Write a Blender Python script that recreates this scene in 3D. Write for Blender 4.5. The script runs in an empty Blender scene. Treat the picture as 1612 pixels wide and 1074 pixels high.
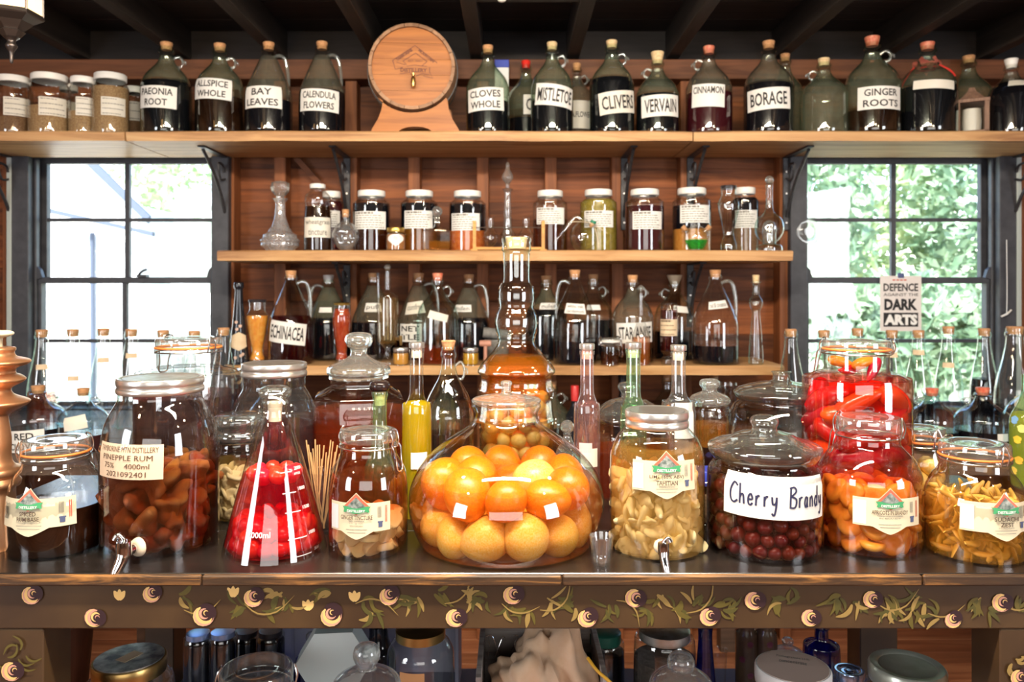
import bpy, bmesh, math, random
import numpy as np
from mathutils import Vector, Matrix

# ---------------------------------------------------------------- camera, world, sun, big lights, exposure
SC = bpy.context.scene
COL = SC.collection
F, CX, HY, CZ = 1250.0, 806.0, 454.0, 1.45          # focal length in pixels, optical axis, eye height
cam_d = bpy.data.cameras.new('camera'); cam = bpy.data.objects.new('camera', cam_d); COL.objects.link(cam)
cam.location = (0, 0, CZ); cam.rotation_euler = (math.pi/2, 0, 0)
cam_d.sensor_width = 36; cam_d.sensor_fit = 'HORIZONTAL'; cam_d.lens = F/1612*36
cam_d.shift_y = -(537-HY)/1612
cam_d.clip_start = 0.05; cam_d.clip_end = 200
cam_d.dof.use_dof = True; cam_d.dof.focus_distance = 1.36; cam_d.dof.aperture_fstop = 5.6
SC.camera = cam
SC.view_settings.view_transform = 'Standard'; SC.view_settings.look = 'None'
SC.view_settings.gamma = 1; SC.view_settings.use_curve_mapping = False
SC.view_settings.exposure = 0.64
cy = SC.cycles
cy.max_bounces = 8; cy.diffuse_bounces = 3; cy.glossy_bounces = 4; cy.transmission_bounces = 8
cy.transparent_max_bounces = 48; cy.volume_bounces = 0
cy.caustics_reflective = False; cy.caustics_refractive = True; cy.blur_glossy = 0.5
cy.sample_clamp_indirect = 4.0
world = bpy.data.worlds.new('world'); SC.world = world; world.use_nodes = True
wn = world.node_tree; wn.nodes.clear()
w_o = wn.nodes.new('ShaderNodeOutputWorld'); w_b = wn.nodes.new('ShaderNodeBackground'); w_s = wn.nodes.new('ShaderNodeTexSky')
w_s.sky_type = 'NISHITA'; w_s.sun_disc = False; w_s.sun_elevation = math.radians(55); w_s.sun_rotation = math.radians(200)
w_b.inputs['Strength'].default_value = 0.8
wn.links.new(w_s.outputs[0], w_b.inputs[0]); wn.links.new(w_b.outputs[0], w_o.inputs[0])
def light(name, kind, loc, energy, color, rot=(0, 0, 0), **kw):
    d = bpy.data.lights.new(name, kind); d.energy = energy; d.color = color
    for k, v in kw.items(): setattr(d, k, v)
    o = bpy.data.objects.new(name, d); COL.objects.link(o); o.location = loc; o.rotation_euler = rot
    return o
R90 = math.pi/2
light('sun', 'SUN', (0, -5, 10), 11.0, (1, .97, .9), (math.radians(42), 0, math.radians(-18)), angle=.02)
# daylight from the windows behind and beside the camera, and the room's ceiling lamps
light('side_window_light_1', 'AREA', (-2.93, -.5, 1.6), 58, (.93, .96, 1), (R90, 0, math.radians(-62)), shape='RECTANGLE', size=1.6, size_y=1.5)
light('side_window_light_2', 'AREA', (2.93, -.5, 1.6), 58, (.93, .96, 1), (R90, 0, math.radians(62)), shape='RECTANGLE', size=1.6, size_y=1.5)
light('rear_window_light', 'AREA', (0, -3.1, 1.6), 26, (1, .97, .92), (R90, 0, 0), shape='RECTANGLE', size=3.0, size_y=1.3)
light('tube_lamp_light', 'AREA', (0, .75, 2.38), 52, (1, .88, .7), (math.radians(42), 0, 0), shape='RECTANGLE', size=1.2, size_y=.12)
for i, (bx_, by_) in enumerate(((-1.3, .3), (1.3, .3), (-1.0, 1.1), (1.0, 1.1))):
    light('ceiling_bulb_light_%d' % (i+1), 'POINT', (bx_, by_, 2.28), 13, (1, .7, .4), shadow_soft_size=.045)
for i, x_ in enumerate((-1.6, 1.63)):   # sampling portals in the two window openings
    p_ = light('window_portal_%d' % (i+1), 'AREA', (x_, 3.42, 1.5), 1, (1, 1, 1), (-R90, 0, 0), shape='RECTANGLE', size=.8, size_y=1.05)
    p_.data.cycles.is_portal = True

# ---------------------------------------------------------------- basic helpers
def X(px, Y): return (px-CX)/F*Y
def Z(py, Y): return CZ-(py-HY)/F*Y
def PY(z, Y): return HY+(CZ-z)*F/Y
TOP, MID, LOW, TAB, BEN, UND = 2.025, 1.589, 1.167, 1.01, .96, .56
def yc(ybot, Rpx, bz=None): return ((CZ-(TAB if bz is None else bz))*F/(ybot-HY))/(1-Rpx/F)

def to_mesh(geo, name, smooth=True, angle=50):
    v, f = geo
    m = bpy.data.meshes.new(name); m.from_pydata([tuple(p) for p in v], [], f); m.update()
    if smooth and len(m.polygons):
        m.polygons.foreach_set('use_smooth', [True]*len(m.polygons)); m.set_sharp_from_angle(angle=math.radians(angle))
    return m
def link(name, mesh, mat=None, parent=None, loc=None, rot=None, scale=None):
    o = bpy.data.objects.new(name, mesh); COL.objects.link(o)
    if mat is not None and mesh is not None and not mesh.materials: mesh.materials.append(mat)
    if parent is not None: o.parent = parent
    if loc is not None: o.location = loc
    if rot is not None: o.rotation_euler = rot
    if scale is not None: o.scale = scale
    return o
def ob(name, geo, mat, parent=None, smooth=True, angle=50, **kw):
    return link(name, to_mesh(geo, name, smooth, angle), mat, parent, **kw)
def tag(o, label=None, cat=None, group=None, kind=None):
    for k, v in (('label', label), ('category', cat), ('group', group), ('kind', kind)):
        if v: o[k] = v
    return o
def empty(name, loc=(0, 0, 0), rz=0, label=None, cat=None, group=None, kind=None):
    o = bpy.data.objects.new(name, None); COL.objects.link(o); o.location = loc; o.rotation_euler = (0, 0, rz)
    o.empty_display_size = .02
    return tag(o, label, cat, group, kind)
def join(*gs):
    V, Fc = [], []
    for v, f in gs:
        n = len(V); V += [tuple(p) for p in v]; Fc += [tuple(i+n for i in q) for q in f]
    return V, Fc
def xf(geo, M):
    return [tuple(M @ Vector(p)) for p in geo[0]], geo[1]
def T(x, y, z): return Matrix.Translation((x, y, z))
def RX(a): return Matrix.Rotation(a, 4, 'X')
def RY(a): return Matrix.Rotation(a, 4, 'Y')
def RZ(a): return Matrix.Rotation(a, 4, 'Z')
def box(x0, x1, y0, y1, z0, z1, bev=0, seg=1):
    v = [(x, y, z) for x in (x0, x1) for y in (y0, y1) for z in (z0, z1)]
    f = [(0, 1, 3, 2), (4, 6, 7, 5), (0, 4, 5, 1), (2, 3, 7, 6), (0, 2, 6, 4), (1, 5, 7, 3)]
    if not bev: return v, f
    bm = bmesh.new(); vs = [bm.verts.new(p) for p in v]
    for q in f: bm.faces.new([vs[i] for i in q])
    bmesh.ops.bevel(bm, geom=bm.edges[:], offset=bev, segments=seg, affect='EDGES', profile=.6)
    return take(bm)
def take(bm):
    bm.verts.index_update()
    g = [tuple(v.co) for v in bm.verts], [tuple(v.index for v in f.verts) for f in bm.faces]
    bm.free(); return g
def catmull(P, n=4, closed=False):
    P = [tuple(map(float, p)) for p in P]; N = len(P); out = []
    if N < 3: return P
    rng = range(N if closed else N-1)
    for i in rng:
        a = P[(i-1) % N] if closed or i > 0 else P[0]; b = P[i]; c = P[(i+1) % N]
        d = P[(i+2) % N] if closed or i+2 < N else P[-1]
        for k in range(n):
            t = k/n
            out.append(tuple(.5*((2*q)+(-p+r)*t+(2*p-5*q+4*r-s)*t*t+(-p+3*q-3*r+s)*t**3) for p, q, r, s in zip(a, b, c, d)))
    if not closed: out.append(P[-1])
    return out
def dense(prof, n=4):
    """spline through (r,z) points; a third element marks a hard corner"""
    runs, cur = [], []
    for i, p in enumerate(prof):
        cur.append(p[:2])
        if len(p) > 2 and 0 < i < len(prof)-1:
            runs.append(cur); cur = [p[:2]]
    runs.append(cur); out = []
    for r in runs:
        q = catmull(r, n); out += q if not out else q[1:]
    return [(max(r, 0), z) for r, z in out]
def lathe(prof, seg=32, mod=None, a0=0.0):
    V, Fc, rings = [], [], []
    for r, z in prof:
        if r < 1e-6: rings.append([len(V)]); V.append((0, 0, z)); continue
        ring = []
        for j in range(seg):
            a = a0+2*math.pi*j/seg; q = r*(mod(a, r, z) if mod else 1)
            ring.append(len(V)); V.append((q*math.cos(a), q*math.sin(a), z))
        rings.append(ring)
    for A, B in zip(rings, rings[1:]):
        if len(A) == 1 and len(B) == 1: continue
        for j in range(seg):
            k = (j+1) % seg
            if len(A) == 1: Fc.append((A[0], B[k], B[j]))
            elif len(B) == 1: Fc.append((A[j], A[k], B[0]))
            else: Fc.append((A[j], A[k], B[k], B[j]))
    return V, Fc
def tube(P, r, seg=8, closed=False, n=4, cap=True):
    """sweep; r a number or a list like P"""
    rr = r if isinstance(r, (list, tuple)) else [r]*len(P)
    Q = catmull([tuple(p)+(q,) for p, q in zip(P, rr)], n, closed) if n > 1 else [tuple(p)+(q,) for p, q in zip(P, rr)]
    pts = [Vector(q[:3]) for q in Q]; rad = [q[3] for q in Q]; N = len(pts)
    V, Fc = [], []; up = None
    for i in range(N):
        a = pts[(i-1) % N] if closed or i > 0 else pts[0]; b = pts[(i+1) % N] if closed or i < N-1 else pts[-1]
        t = (b-a).normalized() if (b-a).length > 1e-9 else Vector((0, 0, 1))
        if up is None: up = Vector((0, 0, 1)) if abs(t.z) < .9 else Vector((1, 0, 0))
        s = t.cross(up)
        if s.length < 1e-6: s = t.orthogonal()
        s.normalize(); up = s.cross(t).normalized()
        for j in range(seg):
            w = 2*math.pi*j/seg; V.append(tuple(pts[i]+(s*math.cos(w)+up*math.sin(w))*rad[i]))
    for i in range(N if closed else N-1):
        k = (i+1) % N
        for j in range(seg):
            l = (j+1) % seg; Fc.append((i*seg+j, k*seg+j, k*seg+l, i*seg+l))
    if cap and not closed:
        Fc.append(tuple(range(seg))); Fc.append(tuple((N-1)*seg+j for j in reversed(range(seg))))
    return V, Fc
def circle(r, z, n=24, cx=0, cy=0):
    return [(cx+r*math.cos(2*math.pi*i/n), cy+r*math.sin(2*math.pi*i/n), z) for i in range(n)]
def extrude(poly, y0, y1):
    """polygon in xz pushed along y, counter-clockwise seen from -y"""
    n = len(poly); V = [(x, y0, z) for x, z in poly]+[(x, y1, z) for x, z in poly]
    return V, [tuple(range(n)), tuple(reversed(range(n, 2*n)))]+[(i, i+n, (i+1) % n+n, (i+1) % n) for i in range(n)]
def ico(sub, fn=None):
    bm = bmesh.new(); bmesh.ops.create_icosphere(bm, subdivisions=sub, radius=1)
    if fn:
        for v in bm.verts: v.co = Vector(fn(v.co.copy()))
    return take(bm)

# ---------------------------------------------------------------- materials
def newmat(name):
    m = bpy.data.materials.new(name); m.use_nodes = True; nt = m.node_tree; nt.nodes.clear()
    o = nt.nodes.new('ShaderNodeOutputMaterial'); return m, nt, o
def nd(nt, t, **kw):
    n = nt.nodes.new('ShaderNode'+t)
    for k, v in kw.items():
        k = k.replace('_', ' ') if k.replace('_', ' ') in n.inputs else k
        if k in n.inputs:
            s = n.inputs[k]
            if hasattr(v, 'links') and hasattr(v, 'is_output'): nt.links.new(v, s)
            else: s.default_value = (tuple(v)+(1,) if isinstance(v, tuple) and len(v) == 3 and s.type == 'RGBA' else v)
        else: setattr(n, k, v)
    return n
def math_(nt, op, a, b=0.0):
    n = nt.nodes.new('ShaderNodeMath'); n.operation = op
    for i, v in enumerate((a, b)):
        if hasattr(v, 'is_output'): nt.links.new(v, n.inputs[i])
        else: n.inputs[i].default_value = v
    return n.outputs[0]
def mixc(nt, fac, a, b):
    n = nt.nodes.new('ShaderNodeMix'); n.data_type = 'RGBA'
    for s, v in ((n.inputs[0], fac), (n.inputs[6], a), (n.inputs[7], b)):
        if hasattr(v, 'is_output'): nt.links.new(v, s)
        else: s.default_value = v if not isinstance(v, tuple) else tuple(v)+(1,)
    return n.outputs[2]
def mixs(nt, fac, a, b):
    n = nt.nodes.new('ShaderNodeMixShader')
    if hasattr(fac, 'is_output'): nt.links.new(fac, n.inputs[0])
    else: n.inputs[0].default_value = fac
    nt.links.new(a, n.inputs[1]); nt.links.new(b, n.inputs[2]); return n.outputs[0]
def ramp(nt, fac, stops):
    n = nt.nodes.new('ShaderNodeValToRGB'); e = n.color_ramp.elements
    while len(e) < len(stops): e.new(.5)
    for q, (p, c) in zip(e, stops): q.position = p; q.color = tuple(c)+(1,)
    nt.links.new(fac, n.inputs[0]); return n.outputs[0]
_m = {}
def pm(name, col, rough=.5, metal=0.0, col2=None, scale=30, bump=0.0, spec=.5, trans=0.0, rnd=0.0, emit=None, sss=0.0, coat=0.0):
    """principled; col2 = mottling colour"""
    if name in _m: return _m[name]
    m, nt, o = newmat(name)
    p = nd(nt, 'BsdfPrincipled', Base_Color=col, Roughness=rough, Metallic=metal)
    p.inputs['Specular IOR Level'].default_value = spec; p.inputs['Transmission Weight'].default_value = trans
    p.inputs['Coat Weight'].default_value = coat
    if sss: p.inputs['Subsurface Weight'].default_value = sss; p.inputs['Subsurface Radius'].default_value = (.02, .01, .004)
    c = None
    if col2 or bump:
        tc = nd(nt, 'TexCoord'); nz = nd(nt, 'TexNoise', Vector=tc.outputs['Object'], Scale=float(scale), Detail=4.0)
        if col2: c = ramp(nt, nz.outputs[0], ((.35, col), (.68, col2)))
        if bump:
            b = nd(nt, 'Bump', Strength=bump, Distance=.004, Height=nz.outputs[0]); nt.links.new(b.outputs[0], p.inputs['Normal'])
    if rnd:
        oi = nd(nt, 'ObjectInfo'); h = nd(nt, 'HueSaturation', Color=c if c else col)
        nt.links.new(math_(nt, 'ADD', math_(nt, 'MULTIPLY', oi.outputs['Random'], rnd), 1-rnd/2), h.inputs['Value'])
        nt.links.new(math_(nt, 'ADD', math_(nt, 'MULTIPLY', oi.outputs['Random'], rnd*.06), .5-rnd*.03), h.inputs['Hue'])
        c = h.outputs[0]
    if c: nt.links.new(c, p.inputs['Base Color'])
    if emit: p.inputs['Emission Color'].default_value = tuple(emit[0])+(1,); p.inputs['Emission Strength'].default_value = emit[1]
    nt.links.new(p.outputs[0], o.inputs[0]); _m[name] = m; return m
def glass(name, tint=(.95, .975, .965), edge=(.5, .62, .58), dust=0.0, dust_sheen_col=(.5, .5, .46), rough=.02, f0=.085, bump=.15):  # diffuse share: dust on some glass, a painted-in sheen on others
    """thin clear walls: what is behind shows through, grazing walls take the glass colour and reflect"""
    if name in _m: return _m[name]
    m, nt, o = newmat(name)
    lw = nd(nt, 'LayerWeight', Blend=.5); fc = lw.outputs['Facing']
    fr = math_(nt, 'ADD', math_(nt, 'MULTIPLY', math_(nt, 'POWER', fc, 4.0), .8), f0)
    tr = nd(nt, 'BsdfTransparent', Color=mixc(nt, math_(nt, 'POWER', fc, 2.6), tint, edge))
    tc = nd(nt, 'TexCoord'); nz = nd(nt, 'TexNoise', Vector=tc.outputs['Object'], Scale=14.0, Detail=2.0)
    b = nd(nt, 'Bump', Strength=bump, Distance=.004, Height=nz.outputs[0])
    gl = nd(nt, 'BsdfGlossy', Color=(1, 1, 1), Roughness=rough, Normal=b.outputs[0])
    s = tr.outputs[0]
    if dust:
        d = nd(nt, 'BsdfDiffuse', Color=dust_sheen_col); t2 = nd(nt, 'BsdfTranslucent', Color=dust_sheen_col)
        n2 = nd(nt, 'TexNoise', Vector=tc.outputs['Object'], Scale=40.0, Detail=5.0)
        s = mixs(nt, math_(nt, 'MULTIPLY', n2.outputs[0], dust*2), s, mixs(nt, .5, d.outputs[0], t2.outputs[0]))
    nt.links.new(mixs(nt, fr, s, gl.outputs[0]), o.inputs[0]); _m[name] = m; return m
def solid_glass(name, col=(1, 1, 1), rough=0.0, k=.45):
    """thick clear glass: part bends what is behind it, part lets it straight through"""
    if name in _m: return _m[name]
    m, nt, o = newmat(name); g = nd(nt, 'BsdfGlass', Color=col, Roughness=rough, IOR=1.4)
    lw = nd(nt, 'LayerWeight', Blend=.5); fc = lw.outputs['Facing']
    fr = math_(nt, 'ADD', math_(nt, 'MULTIPLY', math_(nt, 'POWER', fc, 3.0), .75), .12)
    tr = nd(nt, 'BsdfTransparent', Color=mixc(nt, math_(nt, 'POWER', fc, 2.0), (.94, .96, .95), (.6, .68, .66))); gl = nd(nt, 'BsdfGlossy', Color=(1, 1, 1), Roughness=.03)
    df = nd(nt, 'BsdfDiffuse', Color=(.85, .88, .87))
    t2 = mixs(nt, .14, mixs(nt, fr, tr.outputs[0], gl.outputs[0]), df.outputs[0])
    nt.links.new(mixs(nt, k, t2, g.outputs[0]), o.inputs[0]); _m[name] = m; return m
def liquid(name, col, dens, cloud_glow=.22, cc=None):  # diffuse skin paints in light glowing through the liquor, besides real cloudiness
    """absorbing liquor, its skin slightly cloudy and painted with a glow of scattered light"""
    if name in _m: return _m[name]
    m, nt, o = newmat(name)
    cc = cc or tuple(c**1.6*.62 for c in col)
    lw = nd(nt, 'LayerWeight', Blend=.5)
    fr = math_(nt, 'ADD', math_(nt, 'MULTIPLY', math_(nt, 'POWER', lw.outputs['Facing'], 5.0), .3), .015)
    t = nd(nt, 'BsdfTransparent', Color=(1, 1, 1)); g = nd(nt, 'BsdfGlossy', Color=(1, 1, 1), Roughness=.03)
    d = nd(nt, 'BsdfDiffuse', Color=cc); tl = nd(nt, 'BsdfTranslucent', Color=cc)
    body = mixs(nt, cloud_glow, t.outputs[0], mixs(nt, .45, d.outputs[0], tl.outputs[0]))
    nt.links.new(mixs(nt, fr, body, g.outputs[0]), o.inputs[0])
    v = nd(nt, 'VolumeAbsorption', Color=col, Density=float(dens)); nt.links.new(v.outputs[0], o.inputs['Volume'])
    _m[name] = m; return m
def wood(name, c1, c2, rough=.55, grain=1.0, axis=0, rnd=.25, c3=None, bump=.25, spec=.4):
    if name in _m: return _m[name]
    m, nt, o = newmat(name)
    tc = nd(nt, 'TexCoord'); oi = nd(nt, 'ObjectInfo')
    mp = nd(nt, 'Mapping', Vector=tc.outputs['Object'])
    sc = [16.0*grain]*3; sc[axis] = 1.1*grain; mp.inputs['Scale'].default_value = sc
    ad = nd(nt, 'VectorMath', operation='ADD'); nt.links.new(mp.outputs[0], ad.inputs[0])
    cb = nd(nt, 'CombineXYZ'); r9 = math_(nt, 'MULTIPLY', oi.outputs['Random'], 37.0)
    for i in range(3): nt.links.new(r9, cb.inputs[i])
    nt.links.new(cb.outputs[0], ad.inputs[1])
    nz = nd(nt, 'TexNoise', Vector=ad.outputs[0], Scale=1.6, Detail=6.0, Roughness=.62, Distortion=1.1)
    stops = ((.3, c1), (.62, c2)) if c3 is None else ((.25, c1), (.5, c2), (.75, c3))
    c = ramp(nt, nz.outputs[0], stops)
    h = nd(nt, 'HueSaturation', Color=c)
    nt.links.new(math_(nt, 'ADD', math_(nt, 'MULTIPLY', oi.outputs['Random'], rnd), 1-rnd/2), h.inputs['Value'])
    b = nd(nt, 'Bump', Strength=bump, Distance=.003, Height=nz.outputs[0])
    p = nd(nt, 'BsdfPrincipled', Base_Color=h.outputs[0], Roughness=rough, Normal=b.outputs[0]); p.inputs['Specular IOR Level'].default_value = spec
    nt.links.new(p.outputs[0], o.inputs[0]); _m[name] = m; return m

G_CLEAR = glass('glass_clear', (.98, .985, .98), (.58, .65, .63), f0=.1)
G_AQUA = glass('glass_aqua', (.95, .985, .975), (.38, .78, .7), f0=.12)
G_BLUE = glass('glass_blue_tint', (.86, .94, .97), (.3, .58, .7), f0=.15)
G_GREEN = glass('glass_green_tint', (.9, .96, .9), (.36, .62, .46), f0=.1)
FILM = glass('dry_film', (.93, .94, .9), (.7, .72, .66), dust=.17, dust_sheen_col=(.62, .62, .53), f0=.0)
G_DUSTY = glass('glass_dusty', (.94, .94, .91), (.5, .52, .48), rough=.03, f0=.1)
G_CLGREEN = glass('glass_bright_green', (.74, .93, .76), (.3, .75, .42), dust=.1, dust_sheen_col=(.4, .75, .45), f0=.13)  # green diffuse share lightens the bottle, a painted stand-in for reflections
G_PINK = glass('glass_pink', (.97, .85, .86), (.8, .52, .56), dust=.1, dust_sheen_col=(.85, .55, .58), f0=.13)  # pink diffuse share lightens the glass the same painted way
G_PANE = glass('glass_pane', (.98, .99, .99), (.7, .78, .76), f0=.05, bump=.03)
G_SPARK = glass('glass_cut', (.93, .95, .96), (.55, .6, .64), f0=.2, bump=.9, dust=.16, dust_sheen_col=(.85, .87, .9))  # white diffuse share paints in the sparkle of cut glass
G_FOG = glass('glass_fogged', (.93, .94, .95), (.5, .55, .56), dust=.035, dust_sheen_col=(.7, .74, .78))
G_COBALT = glass('glass_cobalt', (.06, .1, .75), (.01, .02, .35), f0=.1)
G_BLACK = pm('glass_black', (.012, .014, .02), .06, spec=.7)
G_OIL = glass('glass_bottle_pale', (.97, .98, .98), (.66, .72, .72), f0=.13, dust=.06, dust_sheen_col=(.8, .84, .86))  # pale diffuse share paints in the reflections that lift the bottle
G_HOB = glass('glass_hobnail', (.93, .95, .96), (.7, .74, .78), f0=.2, bump=.9, dust=.32, dust_sheen_col=(.86, .88, .92))  # stronger white diffuse share, painting in the hobnail glints
S_GLASS = solid_glass('glass_solid', (.97, .99, .98))
PAPER = pm('label_paper', (.76, .73, .67), .7, col2=(.7, .66, .57), scale=18)
PAPERW = pm('label_paper_white', (.77, .76, .74), .7)
PAPERT = pm('label_paper_tan', (.74, .6, .42), .8, col2=(.66, .5, .33), scale=40)
CREAM = pm('label_cream', (.7, .62, .44), .6)
PEACH = pm('label_peach', (.74, .56, .4), .65)
INK = pm('ink_black', (.012, .011, .012), .6); INKB = pm('ink_brown', (.07, .035, .02), .6); INKBL = pm('ink_blueblack', (.02, .02, .07), .6)
INKR = pm('ink_red', (.62, .12, .07), .6); INKG = pm('ink_green', (.05, .32, .13), .6); INKGR = pm('ink_grey', (.2, .19, .17), .6)
INKSCENE = pm('ink_scene', (.06, .09, .08), .6, col2=(.32, .35, .34), scale=160); WHITEPRINT = pm('white_print', (.9, .9, .9), .5)
ORANGEPRINT = pm('orange_print', (.8, .27, .05), .5)
CORK = pm('cork', (.62, .34, .16), .85, col2=(.42, .2, .09), scale=160, bump=.4)
CORKL = pm('cork_pale', (.76, .58, .34), .85, col2=(.6, .42, .22), scale=160, bump=.3)
STOPW = pm('stopper_pale_rubber', (.78, .64, .48), .6)
CAPW = pm('cap_white', (.85, .84, .82), .35); CAPRED = pm('cap_red', (.7, .03, .02), .35); CAPDK = pm('cap_dark', (.03, .025, .03), .3)
WAXRED = pm('wax_red', (.6, .11, .06), .5, col2=(.7, .3, .18), scale=90)
STEEL = pm('steel', (.74, .72, .69), .3, .9); TIN = pm('tin_worn', (.5, .46, .4), .38, 1.0, col2=(.68, .68, .66), scale=45)
CHROME = pm('chrome', (.8, .8, .82), .08, 1.0); BRASS = pm('brass', (.5, .33, .12), .32, 1.0); GOLD = pm('gold_lid', (.72, .5, .13), .35, 1.0)
COPPER = pm('copper', (.78, .4, .2), .36, .85, col2=(.66, .31, .15), scale=12)
IRON = pm('black_iron', (.03, .03, .036), .45, .3, col2=(.06, .06, .065), scale=60); RUBBER = pm('rubber_orange', (.8, .23, .05), .5)
WIRE = pm('wire', (.72, .7, .67), .25, 1.0)
L_BLACK = pm('liquid_black', (.006, .006, .009), .12, spec=.15); L_DKBR = pm('liquid_dark_brown', (.012, .004, .002), .12, col2=(.026, .009, .004), scale=20, spec=.15)
L_DKRED = pm('liquid_dark_red', (.045, .006, .01), .12, spec=.15)
L_BROWN = liquid('liquid_brown', (.75, .34, .12), 34, .25, (.14, .04, .012)); L_RUM = liquid('liquid_rum', (.86, .42, .12), 15)
L_AMBER = liquid('liquid_amber', (.96, .6, .13), 13, .22, (.7, .3, .03)); L_ORANGE = liquid('liquid_orange', (.98, .5, .05), 14, .25, (.8, .26, .01))
L_RED = liquid('liquid_red', (.93, .05, .08), 24, .34, (.55, .006, .02)); L_REDBR = liquid('liquid_red_brown', (.9, .26, .06), 16, .3, (.42, .07, .012))
L_YELLOW = liquid('liquid_yellow', (.98, .86, .05), 9, .45, (.95, .72, .01)); L_WINE = liquid('liquid_wine', (.62, .06, .1), 40, .25, (.1, .01, .012))  # the yellow's bright skin colour carries a painted backlit glow
L_PALE = liquid('liquid_pale', (.97, .82, .42), 9, .12, (.6, .38, .1)); L_GREENF = liquid('liquid_green', (.08, .9, .2), 70, .4, (.02, .7, .1)); L_CHERRY = liquid('liquid_cherry', (.55, .1, .06), 46, .22, (.045, .008, .006))

# ---------------------------------------------------------------- lettering
_txt = {}
def text_geo(s, bold=.0):
    """flat lettering scaled to height 1, centred on 0; returns verts, faces, width"""
    k = (s, bold)
    if k in _txt: return _txt[k]
    c = bpy.data.curves.new('t', 'FONT'); c.body = s; c.resolution_u = 2; c.offset = bold; c.fill_mode = 'FRONT'; c.dimensions = '2D'
    o = bpy.data.objects.new('t', c); COL.objects.link(o)
    dg = bpy.context.evaluated_depsgraph_get(); e = o.evaluated_get(dg); me = e.to_mesh()
    v = [(p.co.x, p.co.y) for p in me.vertices]; f = [tuple(p.vertices) for p in me.polygons]
    e.to_mesh_clear(); bpy.data.objects.remove(o); bpy.data.curves.remove(c)
    if not v: v = [(0, 0), (1, 0), (0, 1)]; f = []
    xs = [p[0] for p in v]; ys = [p[1] for p in v]; h = max(max(ys)-min(ys), 1e-6)
    cx_, cy_ = (max(xs)+min(xs))/2, (max(ys)+min(ys))/2
    r = ([((a-cx_)/h, (b-cy_)/h) for a, b in v], f, (max(xs)-min(xs))/h)
    _txt[k] = r; return r
def text2d(s, w, h, u=0, v=0, bold=.02):
    """lettering fitted into a w x h box centred at u, v"""
    V, f, wd = text_geo(s, bold); sx = w/wd
    return [(a*sx+u, b*h+v) for a, b in V], f
def strip2d(x0, x1, top, bot, n=10):
    """area between two curves as quads"""
    V, Fc = [], []
    for i in range(n+1):
        u = x0+(x1-x0)*i/n; V += [(u, bot(u)), (u, top(u))]
        if i: k = 2*i; Fc.append((k-2, k, k+1, k-1))
    return V, Fc
def rect2d(x0, x1, y0, y1, n=8): return strip2d(x0, x1, lambda u: y1, lambda u: y0, n)
def grid2d(w, h, nx=10, ny=6):
    V = [(-w/2+w*i/nx, -h/2+h*j/ny) for j in range(ny+1) for i in range(nx+1)]
    return V, [(j*(nx+1)+i, j*(nx+1)+i+1, (j+1)*(nx+1)+i+1, (j+1)*(nx+1)+i) for j in range(ny) for i in range(nx)]
def ribbon2d(P, w, n=4):
    P = catmull(P, n) if len(P) > 2 else P; V, Fc = [], []
    for i, p in enumerate(P):
        a, b = P[max(i-1, 0)], P[min(i+1, len(P)-1)]; d = math.hypot(b[0]-a[0], b[1]-a[1]) or 1
        nx, ny = -(b[1]-a[1])/d*w/2, (b[0]-a[0])/d*w/2
        V += [(p[0]+nx, p[1]+ny), (p[0]-nx, p[1]-ny)]
        if i: k = 2*i; Fc.append((k-2, k-1, k+1, k))
    return V, Fc
def wrap(g, Rf, a0, z0, off, rot=0.0):
    c, s = math.cos(rot), math.sin(rot); R0 = Rf(z0); out = []
    for u, v in g[0]:
        u, v = u*c-v*s, u*s+v*c; a = a0+u/R0; r = Rf(z0+v)+off; out.append((r*math.sin(a), -r*math.cos(a), z0+v))
    return out, g[1]
def flat(g, y, u=0, v=0): return [(a+u, y, b+v) for a, b in g[0]], g[1]
def ccw(geo):
    """make flat pieces face -y"""
    V, Fc = geo; out = []
    for f in Fc:
        a = sum((V[f[i]][0]*V[f[(i+1) % len(f)]][2]-V[f[(i+1) % len(f)]][0]*V[f[i]][2]) for i in range(len(f)))
        out.append(f if a > 0 else tuple(reversed(f)))
    return V, out
def obm(name, parts, parent=None, smooth=False, **kw):
    """one mesh with several materials"""
    m = to_mesh(join(*[g for g, _ in parts]), name, smooth); mats = []; idx = []
    for g, mt in parts:
        if mt not in mats: mats.append(mt)
        idx += [mats.index(mt)]*len(g[1])
    for mt in mats: m.materials.append(mt)
    m.polygons.foreach_set('material_index', idx); m.update()
    return link(name, m, None, parent, **kw)
def child(e, name, geo, mat, smooth=False, angle=50):
    """a part given in room coordinates"""
    M = (T(*e.location) @ RZ(e.rotation_euler.z)).inverted()
    return ob(name, xf(geo, M), mat, e, smooth, angle)
RNG = random.Random(7)

# ---------------------------------------------------------------- room shell
W_BOARD = wood('weatherboard', (.045, .011, .003), (.17, .049, .013), .6, .9, 0, .75, c3=(.3, .095, .027))
W_STUD = wood('stud_timber', (.13, .038, .011), (.27, .09, .029), .6, 1, 2, .2)
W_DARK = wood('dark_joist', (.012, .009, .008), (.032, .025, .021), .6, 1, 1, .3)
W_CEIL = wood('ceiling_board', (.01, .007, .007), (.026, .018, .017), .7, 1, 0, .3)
W_FLOOR = wood('floorboard', (.13, .042, .02), (.3, .11, .05), .42, .8, 0, .7, c3=(.42, .19, .09))
W_SHELF = wood('shelf_timber', (.25, .11, .042), (.52, .29, .125), .5, .9, 0, .12, c3=(.64, .41, .2))
W_PAINT = pm('window_paint', (.035, .037, .048), .5, col2=(.055, .058, .07), scale=25)
W_PALE = pm('window_paint_pale', (.42, .48, .47), .5)
WALLP = wood('rear_wall_timber', (.16, .08, .04), (.3, .16, .085), .6, .7, 2, .2)

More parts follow.
